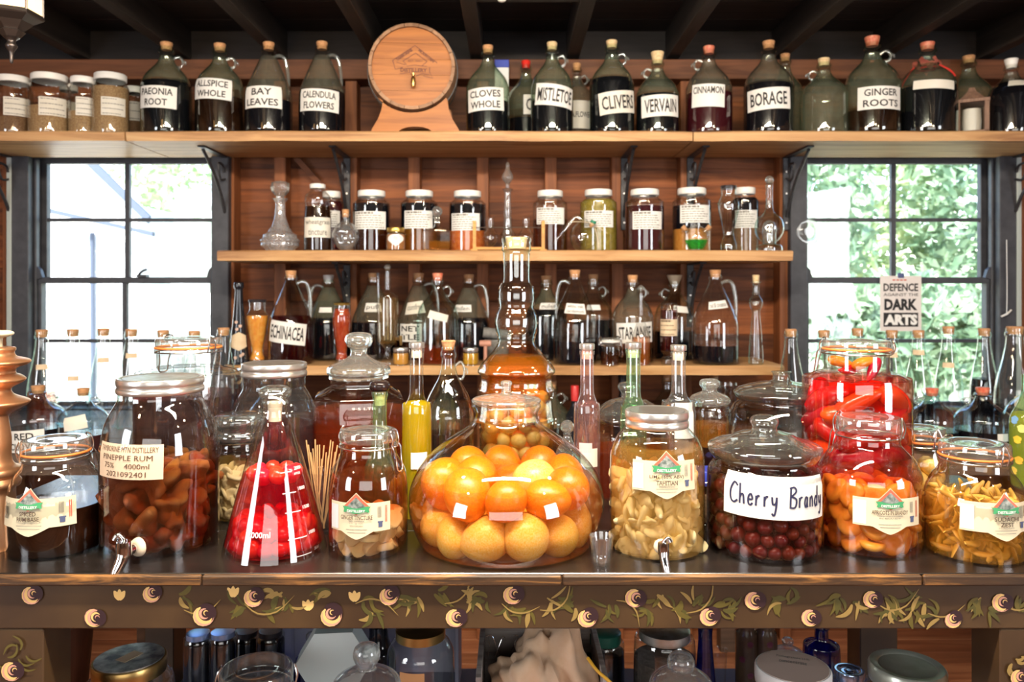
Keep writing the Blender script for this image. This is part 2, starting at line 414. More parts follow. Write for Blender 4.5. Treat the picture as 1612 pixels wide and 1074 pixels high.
def plank(par, name, x0, x1, y0, y1, z0, z1, mat, tilt=0.0, bev=.002):
    """a board with its own origin so the grain differs"""
    cx_, cy_, cz_ = (x0+x1)/2, (y0+y1)/2, (z0+z1)/2
    g = box(x0-cx_, x1-cx_, y0-cy_, y1-cy_, z0-cz_, z1-cz_, bev)
    return ob(name, g, mat, par, False, loc=(cx_-par.location.x, cy_-par.location.y, cz_-par.location.z), rot=(tilt, 0, 0))
fl = tag(empty('floor'), kind='structure')
y = -3.2; k = 0
while y < 3.42:
    w = .088+.05*((k*37) % 5)/5; plank(fl, 'floorboard', -3.0, 3.0, y, min(y+w, 3.44)-.003, -.02, 0, W_FLOOR, 0, .001); y += w; k += 1
wb = tag(empty('wall_back'), kind='structure')
WIN = [(-2.06, -1.21), (1.2, 2.085)]; WZ0, WZ1 = .95, 2.03
z = 0.0
while z < 2.5:
    h = .14; z1 = min(z+h, 2.52)
    if z1-z > .02:
        if z1 > WZ0+.02 and z < WZ1-.02: segs = [(-3, WIN[0][0]), (WIN[0][1], -.02), (-.02, WIN[1][0]), (WIN[1][1], 3)]
        else: segs = [(-3, -1.6), (-1.6, .15), (.15, 1.7), (1.7, 3)]
        for a, b in segs: plank(wb, 'weatherboard', a, b, 3.36, 3.378, z-.012, z1-.004, W_BOARD, math.radians(5.5))
    z += h
for px in (-60, 14, 360, 441, 553, 652, 760, 867, 972, 1080, 1236, 1660, 1606):
    x = X(px, 3.28); plank(wb, 'stud', x-.024, x+.024, 3.275, 3.355, 0, 2.31, W_STUD)
W_CEILB = wood('blocking_dark', (.01, .008, .008), (.022, .017, .017), .7, 1, 0, .3)
plank(wb, 'blocking_board', -3, 3, 3.30, 3.32, 2.386, 2.52, W_CEILB)
plank(wb, 'top_plate', -3, 3, 3.24, 3.35, 2.305, 2.385, wood('plate_timber', (.07, .022, .008), (.16, .058, .024), .6, 1, 0, .1))
for i, (a, b) in enumerate(WIN):
    plank(wb, 'lintel', a, b, 3.27, 3.35, 2.0, 2.1, W_PAINT); plank(wb, 'sill_rail', a, b, 3.27, 3.35, .87, .96, W_STUD)
br = box(-.012, .012, 0, .02, -.32, .32); child(wb, 'brace', xf(br, T(X(508, 3.32), 3.325, 1.87) @ RY(math.radians(-42))), W_BOARD)
wl = tag(empty('wall_left'), kind='structure'); wr = tag(empty('wall_right'), kind='structure'); we = tag(empty('wall_rear'), kind='structure')
for k in range(16):
    y0 = -3.2+k*.415
    plank(wl, 'panel', -3.04, -3.0, y0, y0+.41, 0, 2.52, WALLP); plank(wr, 'panel', 3.0, 3.04, y0, y0+.41, 0, 2.52, WALLP)
for k in range(15): plank(we, 'panel', -3+k*.4, -2.605+k*.4, -3.24, -3.2, 0, 2.52, WALLP)
cl = tag(empty('ceiling'), kind='structure')
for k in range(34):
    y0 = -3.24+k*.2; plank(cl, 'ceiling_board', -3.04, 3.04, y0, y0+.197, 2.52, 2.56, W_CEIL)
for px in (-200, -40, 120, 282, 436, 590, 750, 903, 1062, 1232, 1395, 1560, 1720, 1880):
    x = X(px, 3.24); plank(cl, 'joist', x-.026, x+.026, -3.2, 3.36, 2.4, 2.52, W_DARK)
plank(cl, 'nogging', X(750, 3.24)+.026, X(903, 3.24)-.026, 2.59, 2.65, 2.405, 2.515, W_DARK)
sn = empty('ceiling_sensor', (X(790, 2.57), 2.575, 2.40), 0, 'small white round sensor under the dark ceiling nogging', 'sensor')
ob('housing', lathe(dense([(0, -.022), (.012, -.018), (.017, -.004), (.017, .01), (0, .01)]), 16), CAPW, sn); ob('base_plate', box(-.05, .05, -.02, .014, .006, .012, .002), IRON, sn)

# ---------------------------------------------------------------- windows
def window(n, xl, xr, pxv, xv_up, xv_lo):
    e = tag(empty('window_%d' % n, ((xl+xr)/2, 3.3, WZ0)), kind='structure')
    zt, zm, zb = 1.985, 1.482, .985
    P = lambda nm, *b, mat=W_PAINT: child(e, nm, box(*b, .003), mat)
    P('jamb', xl-.07, xl, 3.24, 3.37, .95, 2.03); P('jamb', xr, xr+.07, 3.24, 3.37, .95, 2.03)
    P('head', xl-.07, xr+.07, 3.24, 3.37, zt+.012, 2.03); P('sill', xl-.09, xr+.09, 3.2, 3.42, .93, .965)
    for s, xo in ((-1, xl), (1, xr)):
        P('stop_bead', *(sorted((xo-s*.0, xo-s*.012))), 3.275, 3.3, .96, zt)
    ox = xl-.085 if n == 1 else xr+.07
    P('pale_strip', ox-.002, ox+.018, 3.235, 3.25, .95, 2.03, mat=W_PALE)
    for nm, y0, z0, z1, xv, zh in (('upper', 3.33, zm-.012, zt+.012, xv_up, Z(346, 3.33)), ('lower', 3.29, zb-.03, zm+.014, xv_lo, Z(537, 3.29))):
        s = empty('sash'); s.parent = e
        def Q(part, *b): 
            o = child(e, part, box(*b, .002), W_PAINT); o.parent = s; return o
        rl = .024; a, b = xl, xr
        Q('stile', a, a+rl, y0, y0+.03, z0, z1); Q('stile', b-rl, b, y0, y0+.03, z0, z1)
        Q('rail', a, b, y0-.001, y0+.031, z0, z0+rl); Q('rail', a, b, y0-.001, y0+.031, z1-rl, z1)
        Q('muntin', xv-.01, xv+.01, y0+.004, y0+.026, z0, z1); Q('muntin', a, b, y0+.005, y0+.025, zh-.0075, zh+.0075)
        for u0, u1 in ((a+rl, xv-.01), (xv+.01, b-rl)):
            for v0, v1 in ((z0+rl, zh-.0075), (zh+.0075, z1-rl)):
                o = child(e, 'pane', box(u0-.003, u1+.003, y0+.014, y0+.016, v0-.003, v1+.003), G_PANE); o.parent = s
    # rounded horns at the meeting rail and the catch
    for s, xo in ((-1, xl), (1, xr)):
        g = extrude([(xo, zm+.0), (xo+s*-.0, zm+.07), (xo-s*.03+s*.005, zm+.045), (xo-s*.035, zm+.012)][::(1 if s > 0 else -1)], 3.28, 3.3)
        child(e, 'horn', g, W_PAINT)
    c0 = (xv_up+xl)/2 if n == 2 else X(224, 3.28)
    if n == 1: child(e, 'latch', join(box(c0-.02, c0+.02, 3.27, 3.3, zm+.014, zm+.024), tube([(c0-.015, 3.28, zm+.024), (c0+.005, 3.275, zm+.04), (c0+.022, 3.27, zm+.045)], .005)), IRON)
    return e
window(1, X(58, 3.3), X(341, 3.3), None, X(199, 3.33), X(195, 3.29))
window(2, X(1263, 3.3), X(1560, 3.3), None, X(1408, 3.33), X(1403, 3.29))

# ---------------------------------------------------------------- outside
LEAF = None
def leafmat(name, c, c2):
    m, nt, o = newmat(name); tc = nd(nt, 'TexCoord'); nz = nd(nt, 'TexNoise', Vector=tc.outputs['Object'], Scale=3.5, Detail=3.0)
    col = ramp(nt, nz.outputs[0], ((.35, c), (.65, c2)))
    d = nd(nt, 'BsdfPrincipled', Base_Color=col, Roughness=.35); t = nd(nt, 'BsdfTranslucent', Color=col)
    nt.links.new(mixs(nt, .35, d.outputs[0], t.outputs[0]), o.inputs[0]); return m
LM = [leafmat('leaf_bright', (.28, .42, .2), (.62, .7, .42)), leafmat('leaf_deep', (.16, .28, .17), (.42, .55, .36))]
BARK = pm('bark', (.2, .14, .1), .8, col2=(.1, .07, .05), scale=20)
def leaves(c, rad, n, size, seed):
    r = np.random.default_rng(seed); d = r.normal(size=(n, 3)); d /= np.linalg.norm(d, axis=1)[:, None]
    p = d*(r.uniform(.25, 1, n)**.5)[:, None]*np.array(rad)+np.array(c)
    a = r.normal(size=(n, 3)); a /= np.linalg.norm(a, axis=1)[:, None]; b = np.cross(a, r.normal(size=(n, 3))); b /= np.linalg.norm(b, axis=1)[:, None]
    s = (size*r.uniform(.6, 1.3, n))[:, None]
    V = np.stack([p-a*s, p+b*s*.45, p+a*s, p-b*s*.45], 1).reshape(-1, 3)
    return V.tolist(), [(4*i, 4*i+1, 4*i+2, 4*i+3) for i in range(n)]
def tree(x, y, h, rad, n, k, label, seed, name='garden_tree'):
    e = empty(name, (x, y, -.3), 0, label, 'tree', 'trees and shrubs outside the windows')
    tag(ob('foliage', leaves((0, 0, h), rad, n, .075, seed), LM[k], e, False), kind='stuff')
    ob('trunk', tube([(0, 0, 0), (.04, 0, h*.4), (-.03, .03, h)], [.09, .07, .03], 8), BARK, e)
tree(-3.55, 9.6, 3.0, (1.35, .9, 1.7), 4200, 0, 'sunlit leafy tree behind the white shed, seen through the left window', 1)
tree(-2.4, 8.6, 2.2, (.85, .7, 1.3), 3200, 1, 'dark green shrub above the paling fence, seen through the left window', 2)
tree(2.6, 7.4, 2.4, (.8, .7, 1.5), 3600, 1, 'dense tree nearest the wall shelves, seen through the right window', 3)
tree(3.7, 8.6, 3.0, (1.1, .8, 1.7), 4400, 0, 'tall pale tree in the middle of the right window', 4)
tree(4.6, 7.6, 2.5, (.8, .7, 1.4), 3400, 1, 'bushy tree at the outer edge of the right window', 5)
tree(3.3, 6.6, 1.35, (.8, .4, .55), 2200, 1, 'low shrub behind the lettered poster on the right window', 6, 'garden_shrub')
gr = ob('ground_outside', box(-14, 14, 3.5, 26, -.36, -.3), pm('dry_lawn', (.42, .4, .24), .9, col2=(.6, .55, .38), scale=2), None, False); tag(gr, kind='structure')
SHEDW = pm('shed_white', (.88, .88, .86), .6); SHEDG = pm('shed_grey', (.07, .09, .13), .6)
sh = empty('white_shed', (-4.6, 7.2, -.3), 0, 'white garden shed with grey gable boards outside the left window', 'shed')
xr_ = X(218, 7.2)
for k in range(14):
    z0 = -.3+k*.19; child(sh, 'cladding_board', box(-8.5, xr_, 7.2, 7.23, z0, z0+.187, .003), SHEDW)
child(sh, 'side_wall', box(xr_-.03, xr_, 7.23, 10, -.3, 2.2), SHEDW)
gx = X(100, 7.15); apz = 3.3
child(sh, 'gable', extrude([(-8.5, 2.3), (xr_, 2.3), (gx-.9, apz)], 7.21, 7.24), SHEDW)
child(sh, 'barge_board', extrude([(X(225, 7.1)+.05, Z(352, 7.1)), (X(228, 7.1)+.05, Z(340, 7.1)), (X(146, 7.1), Z(250, 7.1)), (X(120, 7.1), Z(214, 7.1)), (X(108, 7.1), Z(222, 7.1)), (X(140, 7.1), Z(262, 7.1))][::-1], 7.08, 7.12), SHEDG)
child(sh, 'eave_board', extrude([(X(60, 7.0), Z(332, 7.0)), (X(240, 7.0), Z(372, 7.0)), (X(240, 7.0), Z(365, 7.0)), (X(60, 7.0), Z(324, 7.0))], 7.0, 7.05), SHEDG)
child(sh, 'downpipe', tube([(X(143, 7.15), 7.17, Z(366, 7.15)), (X(145, 7.15), 7.17, -.3)], .022, 10, n=1), SHEDG)
PALING = pm('paling', (.72, .68, .6), .8, col2=(.85, .82, .75), scale=6)
for x0, x1, yy, zt, lb in ((xr_+.1, -1.2, 8.0, 1.42, 'pale paling fence beside the white shed'), (1.6, 6.2, 8.0, .62, 'low sunlit paling fence under the trees of the right window')):
    fe = empty('paling_fence', ((x0+x1)/2, yy, -.3), 0, lb, 'fence'); x = x0
    while x < x1: child(fe, 'paling', box(x, x+.09, yy, yy+.02, -.3, zt-.02*RNG.random()), PALING); x += .1
    child(fe, 'fence_rail', box(x0, x1, yy+.021, yy+.06, zt-.3, zt-.22), PALING)

# ---------------------------------------------------------------- shelves, brackets, benches
def live_board(name, x0, x1, yf, yb, zt, th, label, wob=.006, seed=0):
    """board whose front edge wanders a little"""
    r = random.Random(seed); n = max(8, int((x1-x0)/.07)); V, Fc = [], []; ph = [r.uniform(0, 6.3) for _ in range(4)]
    for i in range(n+1):
        x = x0+(x1-x0)*i/n; q = wob*(math.sin(x*9+ph[0])*.5+math.sin(x*23+ph[1])*.3+r.uniform(-.25, .25))
        e2 = min(1, min(i, n-i)/1.5)
        V += [(x, yf+q+.004+(1-e2)*.01, zt), (x, yf+q, zt-.005), (x, yf+q+.003+wob*.5*math.sin(x*17+ph[2]), zt-th), (x, yb, zt-th), (x, yb, zt)]
    for i in range(n):
        a = i*5; b = a+5
        for j in range(5):
            k = (j+1) % 5; Fc.append((a+k, a+j, b+j, b+k))
    Fc += [(0, 1, 2, 3, 4), tuple(n*5+j for j in (4, 3, 2, 1, 0))]
    c = ((x0+x1)/2, (yf+yb)/2, zt); g = xf((V, Fc), T(-c[0], -c[1], -c[2]))
    return tag(ob(name, g, W_SHELF, None, True, 30, loc=c), label, 'shelf')
live_board('shelf_board', -3.0, -1.416, 2.9, 3.27, TOP, .036, 'pale timber end board of the top shelf above the left window', seed=1)
live_board('shelf_board', -1.41, .66, 2.9, 3.27, TOP, .036, 'long timber middle board of the top shelf carrying the barrel', seed=2)
live_board('shelf_board', .665, 3.0, 2.9, 3.27, TOP, .036, 'timber end board of the top shelf above the right window', seed=3)
live_board('shelf_board', X(342, 2.9), X(1248, 2.9), 2.9, 3.27, MID, .038, 'timber middle wall shelf carrying the white-lidded jars', .008, 4)
live_board('shelf_board', X(350, 2.9), X(1236, 2.9), 2.9, 3.27, LOW, .034, 'timber lowest wall shelf carrying the corked jugs', .012, 5)
def bracket(px, ztop, drop, reach, label, side=0):
    x = X(px, 3.2); e = empty('shelf_bracket', (x, 3.262, ztop), 0, label, 'bracket', 'black iron shelf brackets')
    w = .014
    ob('wall_plate', box(-w, w, -.004, .004, -drop, 0, .002), IRON, e, False); ob('top_arm', box(-w, w, -reach, 0, -.006, 0, .002), IRON, e, False)
    c = [(0, -.008, -drop*.82), (0, -reach*.22, -drop*.55), (0, -reach*.5, -drop*.3), (0, -reach*.92, -.012)]
    ob('brace_scroll', join(tube(c, .0065, 8), tube([(0, -.01, -drop*.3), (0, -reach*.25, -drop*.33), (0, -reach*.34, -drop*.14), (0, -reach*.16, -.04), (0, -reach*.1, -drop*.22)], .005, 8)), IRON, e)
    for q in (.2, .5, .9): ob('screw', lathe([(0, 0), (.004, 0), (.004, .002), (0, .003)], 8), STEEL, e, rot=(R90, 0, 0), loc=(0, -.004, -drop*q))
US = TOP-.036
for px, d, lb in ((348, .3, 'beside the left window'), (541, .3, 'above the middle shelf left of the jars'), (986, .3, 'above the jar of yellow-green herbs'), (1092, .3, 'above the jar behind the little green pot'), (1246, .3, 'beside the right window')):
    bracket(px, US, d, .27, 'black iron bracket under the top shelf '+lb)
bracket(4, US, .3, .27, 'black iron bracket under the top shelf at the photo\'s left edge'); bracket(1609, US, .3, .27, 'black iron bracket under the top shelf at the photo\'s right edge')
bracket(541, MID-.038, .26, .22, 'black iron scroll bracket under the middle shelf behind the dark jar of red liquid'); bracket(1092, MID-.038, .26, .22, 'black iron scroll bracket under the middle shelf beside the handled jug')

BENCH = wood('bench_timber', (.05, .03, .02), (.12, .07, .045), .5, 1, 0, .2)
def bench(x0, x1, y0, y1, zt, label, n=5):
    e = empty('back_bench', ((x0+x1)/2, (y0+y1)/2, 0), 0, label, 'bench')
    for k in range(n):
        a = y0+(y1-y0)*k/n; plank(e, 'plank', x0, x1, a, a+(y1-y0)/n-.003, zt-.03, zt, BENCH)
    for xx in (x0+.03, x1-.09):
        for yy in (y0+.02, y1-.08): plank(e, 'leg', xx, xx+.06, yy, yy+.06, 0, zt-.03, BENCH)
bench(-2.75, -.96, 2.2, 3.19, BEN, 'dark plank bench under the left window holding clear bottles')
bench(.94, 2.75, 2.2, 3.19, BEN, 'dark plank bench under the right window holding clear bottles')
bench(-.94, .92, 2.8, 3.24, .78, 'dark low plank bench under the wall shelves', 3)

# ---------------------------------------------------------------- painted table
T_TOP = wood('table_top_black', (.007, .006, .006), (.02, .015, .013), .26, .8, 0, .15, bump=.12, spec=.6)
T_EDGE = wood('table_edge_worn', (.02, .012, .008), (.07, .035, .016), .5, 3.0, 0, .3, c3=(.5, .22, .055))
T_BODY = pm('table_paint_brown', (.045, .022, .009), .45, col2=(.08, .043, .016), scale=7, bump=.1)
T_BLUE = pm('under_shelf_blue', (.1, .13, .24), .5, col2=(.14, .18, .3), scale=10)
tb = empty('painted_table', (0, 1.55, 0), 0, 'long dark painted table with flower garlands along its front', 'table')
for k in range(3):
    a = 1.226+k*.2147; plank(tb, 'top_board', -1.05, 1.05, a, a+.2135, TAB-.016, TAB, T_TOP, 0, .0015)
for a, b in ((-420, 317.5), (318.5, 884.5), (885.5, 1451), (1453, 2050)): plank(tb, 'edge_strip', X(a, 1.22), X(b, 1.22), 1.217, 1.226, TAB-.017, TAB-.0005, T_EDGE, 0, .0025)
plank(tb, 'front_rail', -1.02, 1.02, 1.23, 1.255, TAB-.088, TAB-.0165, T_BODY); plank(tb, 'back_rail', -1.02, 1.02, 1.83, 1.85, TAB-.088, TAB-.0165, T_BODY)
for x0, x1, y0, y1 in ((-.82, -.727, 1.2315, 1.31), (.757, .85, 1.2315, 1.31), (-.815, -.75, 1.76, 1.83), (.772, .855, 1.76, 1.83)): plank(tb, 'leg', x0, x1, y0, y1, 0, TAB-.089, T_BODY)
plank(tb, 'lower_shelf', -.95, .95, 1.315, 1.86, UND-.02, UND, T_BLUE)
P_Y = pm('paint_yellow', (.8, .53, .19), .5); P_PK = pm('paint_pink', (.66, .33, .24), .5); P_DK = pm('paint_plum', (.035, .016, .02), .4)
P_OL = pm('paint_olive', (.11, .085, .015), .5); P_GD = pm('paint_gold', (.3, .2, .06), .5); P_LG = pm('paint_leaf', (.075, .066, .014), .5)
FY = 1.2297
def arc2(cx_, cy_, r, a0, a1, w, n=9, squash=1.0):
    """tapered arc stroke"""
    V, Fc = [], []
    for i in range(n+1):
        t = i/n; a = math.radians(a0+(a1-a0)*t); q = w*math.sin(math.pi*min(max(t*.92+.06, 0), 1))
        for s in (1, -1): V.append((cx_+(r+s*q/2)*math.cos(a), cy_+(r+s*q/2)*math.sin(a)*squash))
        if i: k = 2*i; Fc.append((k-2, k-1, k+1, k))
    return V, Fc
def disc2(cx_, cy_, r, n=16): return [(cx_+r*math.cos(2*math.pi*i/n), cy_+r*math.sin(2*math.pi*i/n)) for i in range(n)], [tuple(range(n))]
def flower(px, py, rp, rot, pink):
    s = FY/F; r = rp*s; X0, Z0 = X(px, FY), Z(py, FY); c, q = math.cos(rot), math.sin(rot)
    def pl(g, lay): return ccw(([(X0+u*c-v*q, FY-.0014-.0001*lay, Z0+u*q+v*c) for u, v in g[0]], g[1]))
    m1, m2 = (P_PK, P_Y) if pink else (P_Y, P_PK)
    pts = [(pl(disc2(.28*r, .1*r, .92*r), 1), P_DK), (pl(arc2(0, 0, .78*r, 95, 320, .62*r), 2), m1), (pl(arc2(.02*r, -.03*r, .9*r, 120, 330, .2*r), 3), m2),
           (pl(arc2(.12*r, .1*r, .45*r, 60, 290, .26*r), 3), m2), (pl(arc2(.25*r, .12*r, .22*r, 20, 240, .12*r), 4), m1)]
    M = T(0, -1.55, 0); obm('painted_flower', [(xf(g, M), m) for g, m in pts], tb)
for i, (px, py, rp) in enumerate(((51, 936, 15), (240, 934, 14), (150, 972, 15), (322, 968, 17), (400, 940, 15), (522, 968, 17), (613, 937, 15), (718, 972, 15), (808, 936, 15), (925, 972, 15), (1000, 941, 15), (1117, 970, 15), (1188, 945, 15), (1276, 972, 14), (1373, 943, 14), (1500, 975, 13), (1577, 948, 15), (20, 1056, 16), (1605, 1066, 14))):
    flower(px, py, rp, RNG.uniform(-.5, .7), i in (2, 11, 12, 13, 15))
_lay = [.00004]
def stroke(px, py, L, ang, bend, w, mat, name='painted_leaf'):
    _lay[0] += 6e-6; P = []
    for t in (0, .33, .66, 1):
        a = math.radians(ang)+bend*(t-.5); P.append((px+L*t*math.cos(a), py-L*t*math.sin(a)))
    C = catmull(P, 3); V, Fc = [], []
    for i, p in enumerate(C):
        a, b = C[max(i-1, 0)], C[min(i+1, len(C)-1)]; d = math.hypot(b[0]-a[0], b[1]-a[1]); t = i/(len(C)-1); q = w*(math.sin(math.pi*(.12+.83*t)))/2
        nx, ny = -(b[1]-a[1])/d*q, (b[0]-a[0])/d*q
        for sg in (1, -1): V.append((X(p[0]+sg*nx, FY), FY-_lay[0], Z(p[1]+sg*ny, FY)))
        if i: k = 2*i; Fc.append((k-2, k-1, k+1, k))
    ob(name, xf(ccw((V, Fc)), T(0, -1.55, 0)), mat, tb, False)
for b in ((188, 937), (367, 932), (485, 953), (558, 939)):
    for k in range(3): stroke(b[0], b[1]+8, 17, 60+30*k, 0, 9, P_Y, 'painted_bud')
for (px, py, n, span, base) in ((285, 940, 4, 30, 20), (380, 955, 6, 26, 200), (440, 935, 5, 24, 200), (420, 965, 4, 30, 10), (455, 960, 4, 22, 60), (520, 930, 6, 28, 180), (578, 945, 5, 30, 330), (590, 960, 5, 26, 250), (636, 940, 7, 28, 250), (660, 945, 5, 30, 230), (690, 935, 5, 26, 10),
                                (735, 945, 8, 28, 40), (760, 945, 5, 24, 210), (800, 955, 5, 28, 270), (835, 960, 5, 28, 260), (870, 945, 7, 32, 30), (900, 960, 5, 26, 200), (960, 955, 6, 28, 220), (1010, 960, 5, 24, 290), (1040, 940, 6, 24, 250), (1065, 960, 5, 26, 330), (1095, 950, 6, 26, 80), (1150, 948, 5, 28, 200),
                                (1140, 960, 4, 28, 320), (1230, 945, 8, 26, 240), (1245, 950, 5, 24, 70), (1320, 940, 8, 28, 250), (1345, 950, 5, 28, 290), (1400, 940, 6, 34, 20), (1400, 960, 7, 28, 270), (1450, 945, 5, 28, 160), (1440, 965, 6, 26, 290), (1475, 970, 4, 26, 160), (1535, 945, 8, 30, 250), (1550, 960, 4, 26, 300), (1600, 960, 5, 24, 90)):
    for k in range(n):
        an = base+RNG.uniform(-75, 75); L = span*RNG.uniform(.7, 1.15)
        dy = -L*math.sin(math.radians(an))
        if py+dy > 988 or py+dy < 922: an = -an; 
        dy = -L*math.sin(math.radians(an))
        if py+dy > 988 or py+dy < 922: continue
        stroke(px+RNG.uniform(-9, 9), py+RNG.uniform(-5, 5), L, an, RNG.uniform(-1.1, 1.1), RNG.uniform(4, 8), RNG.choice((P_OL, P_OL, P_OL, P_GD, P_GD, P_LG, P_LG, P_LG)))
for x0, y0, L, a, b in ((290, 960, 60, 350, .9), (385, 950, 80, 335, 1.2), (560, 950, 70, 10, -.9), (700, 950, 60, 20, .9), (790, 950, 60, 330, .9), (850, 960, 70, 12, 1.2), (970, 945, 55, 340, -1), (1080, 965, 75, 25, 1.1), (1380, 950, 70, 345, 1.2), (1460, 965, 60, 350, .8), (1585, 955, 30, 340, .5)): stroke(x0, y0, L, a, b, 2.6, P_GD, 'painted_stem')
for k in range(7): stroke(30+RNG.uniform(-24, 24), 1030+RNG.uniform(-20, 30), 26, RNG.uniform(0, 360), 1.2, 4, P_OL)
for k in range(6): stroke(1600+RNG.uniform(-8, 8), 1040+RNG.uniform(-20, 20), 16, RNG.uniform(0, 360), 1.2, 5, P_GD)
# ---------------------------------------------------------------- vessels
LIDG = glass('glass_lid_clip', (.93, .96, .95), (.45, .56, .53), f0=.2, bump=.3, dust=.14, dust_sheen_col=(.86, .88, .86)); LIDK = glass('glass_lid', (.92, .95, .93), (.45, .54, .5), f0=.16, bump=.3, dust=.07, dust_sheen_col=(.8, .83, .8))  # white diffuse share paints window reflections into the clear lids
HANDG = glass('glass_handle', (.9, .94, .93), (.6, .72, .7), f0=.2, dust=.2, dust_sheen_col=(.78, .84, .83))  # whitish diffuse share painted in to brighten the clear handles
class Pot:
    """a turned vessel: profile in photo pixels at its own distance, built at real size, facing the camera's side"""
    def __init__(s, name, label, cat, cx, Y, bz, prof, glass=None, group=None, seg=32, mod=None, part='glass_body', n=4, a0=0.0, angle=50):
        s.cx, s.Y, s.bz, s.seg, s.mod = cx, Y, bz, seg, mod; s.a0 = a0
        x = X(cx, Y); s.e = empty(name, (x, Y, bz), -math.atan2(x, Y), label, cat, group); s.m = Y/F
        s.prof = dense([(p[0]*s.m, 0.0 if p[1] is None else Z(p[1], Y)-bz)+tuple(p[2:]) for p in prof], n)
        pr = sorted([(z, r) for r, z in s.prof]); s._z = [p[0] for p in pr]; s._r = [p[1] for p in pr]
        if glass: s.body = s.lt(part, s.prof, glass, mod=mod, a0=a0, angle=angle)
    def Rf(s, z):
        a, b = s._z, s._r
        if z <= .012: z = .012
        return float(np.interp(z, a, b))
    def lz(s, py): return Z(py, s.Y)-s.bz
    def pp(s, *pts): return [(p[0]*s.m, s.lz(p[1]))+tuple(p[2:]) for p in pts]
    def lt(s, name, prof, mat, parent=None, seg=None, n=None, mod=None, a0=0.0, angle=50, **kw):
        if n: prof = dense(prof, n)
        return ob(name, lathe(prof, seg or s.seg, mod, a0), mat, parent or s.e, True, angle, **kw)
    def part(s, name, geo, mat, parent=None, smooth=True, **kw): return ob(name, geo, mat, parent or s.e, smooth, **kw)
    def fill(s, py, mat, inset=.0012, name='liquid', low=.004, zlow=None):
        """contents up to a level, following the inside of the glass"""
        zt = s.lz(py); out = []
        for r, z in s.prof:
            if z > zt: break
            if z <= low+.0005 or (zlow and z < zlow): continue
            out.append((max(r-inset, .001), z))
        zl = zlow or low
        out = [(0, zl), (max(s.Rf(zl)-inset-(.002 if not zlow else 0), .001)*.985, zl)]+out+[(max(s.Rf(zt)-inset, .001), zt), (0, zt)]
        return s.lt(name, out, mat, mod=s.mod, a0=s.a0)
    def ang(s, px, z):
        R = s.Rf(z); return math.asin(max(-.985, min(.985, (px-s.cx)*s.m*.97/R)))
    def place(s, x0, x1, y0, y1):
        ym = (y0+y1)/2; zz = s.lz(ym); R = s.Rf(zz); Yn = s.Y-R*.8
        zc = Z(ym, Yn)-s.bz; R = s.Rf(zc); a, b = s.ang(x0, zc), s.ang(x1, zc)
        return (a+b)/2, zc, (b-a)*R, (y1-y0)/F*Yn
    def label(s, x0, x1, y0, y1, lines=(), mat=None, rot=0.0, ink=None, bold=.018, fill=.8, torn=False, name='label'):
        a0, zc, w, h = s.place(x0, x1, y0, y1); mat = mat or PAPERW
        o = s.part(name, wrap(grid2d(w, h), s.Rf, a0, zc, .0009, rot), mat)
        if lines:
            n = len(lines); gs = []
            for i, t in enumerate(lines):
                if not t: continue
                t, fw = t if isinstance(t, tuple) else (t, fill)
                lh = h/n*.62; v = h/2-h*(i+.5)/n*.94-h*.03
                gs.append(wrap(text2d(t, w*fw, lh, 0, v, bold), s.Rf, a0, zc, .0017, rot))
            s.part('lettering', join(*gs), ink or INK, o, False)
        return o
    def scribble(s, x0, x1, y0, y1, n=4, mat=None, rot=0.0, ink=None, seed=1, head=False):
        """label with lines of print too fine to read"""
        a0, zc, w, h = s.place(x0, x1, y0, y1); r = random.Random(seed)
        o = s.part('label', wrap(grid2d(w, h), s.Rf, a0, zc, .0009, rot), mat or PAPERW); gs = []
        for i in range(n):
            v = h*.4-h*.8*i/max(n-1, 1) if n > 1 else 0; t = h*(.022 if not (head and i == 0) else .05); u = -w*.44; end = w*r.uniform(.25, .44) if i else w*.1
            while u < end:
                L = w*r.uniform(.04, .13); gs.append(wrap(rect2d(u, min(u+L, end), v-t, v+t, 2), s.Rf, a0, zc, .0016, rot)); u += L+w*.022
        s.part('lettering', join(*gs), ink or INKGR, o, False); return o
    def cork(s, py0, py1, r0, r1, mat=None, name='cork'):
        return s.lt(name, s.pp((0, py1), (r0, py1), (r1, py0+1), (r1*.9, py0), (0, py0)), mat or CORK, seg=16)
def tp(t, R, yt, yb): return [(p[0]*R, yb-(yb-yt)*p[1])+tuple(p[2:]) for p in t]
T_RING = [(0, 0), (.8, 0), (.96, .02), (1, .07), (1, .5), (.96, .58), (.83, .665), (.6, .74), (.4, .8), (.29, .86), (.255, .91), (.25, .925, 1), (.31, .935, 1), (.31, .965, 1), (.26, .975, 1), (.26, 1)]
T_CONE = [(0, 0), (.82, 0), (.97, .02), (1, .07), (1, .4), (.95, .5), (.8, .61), (.6, .73), (.42, .83), (.3, .9), (.25, .935, 1), (.3, .945, 1), (.3, .975, 1), (.25, .985, 1), (.25, 1)]
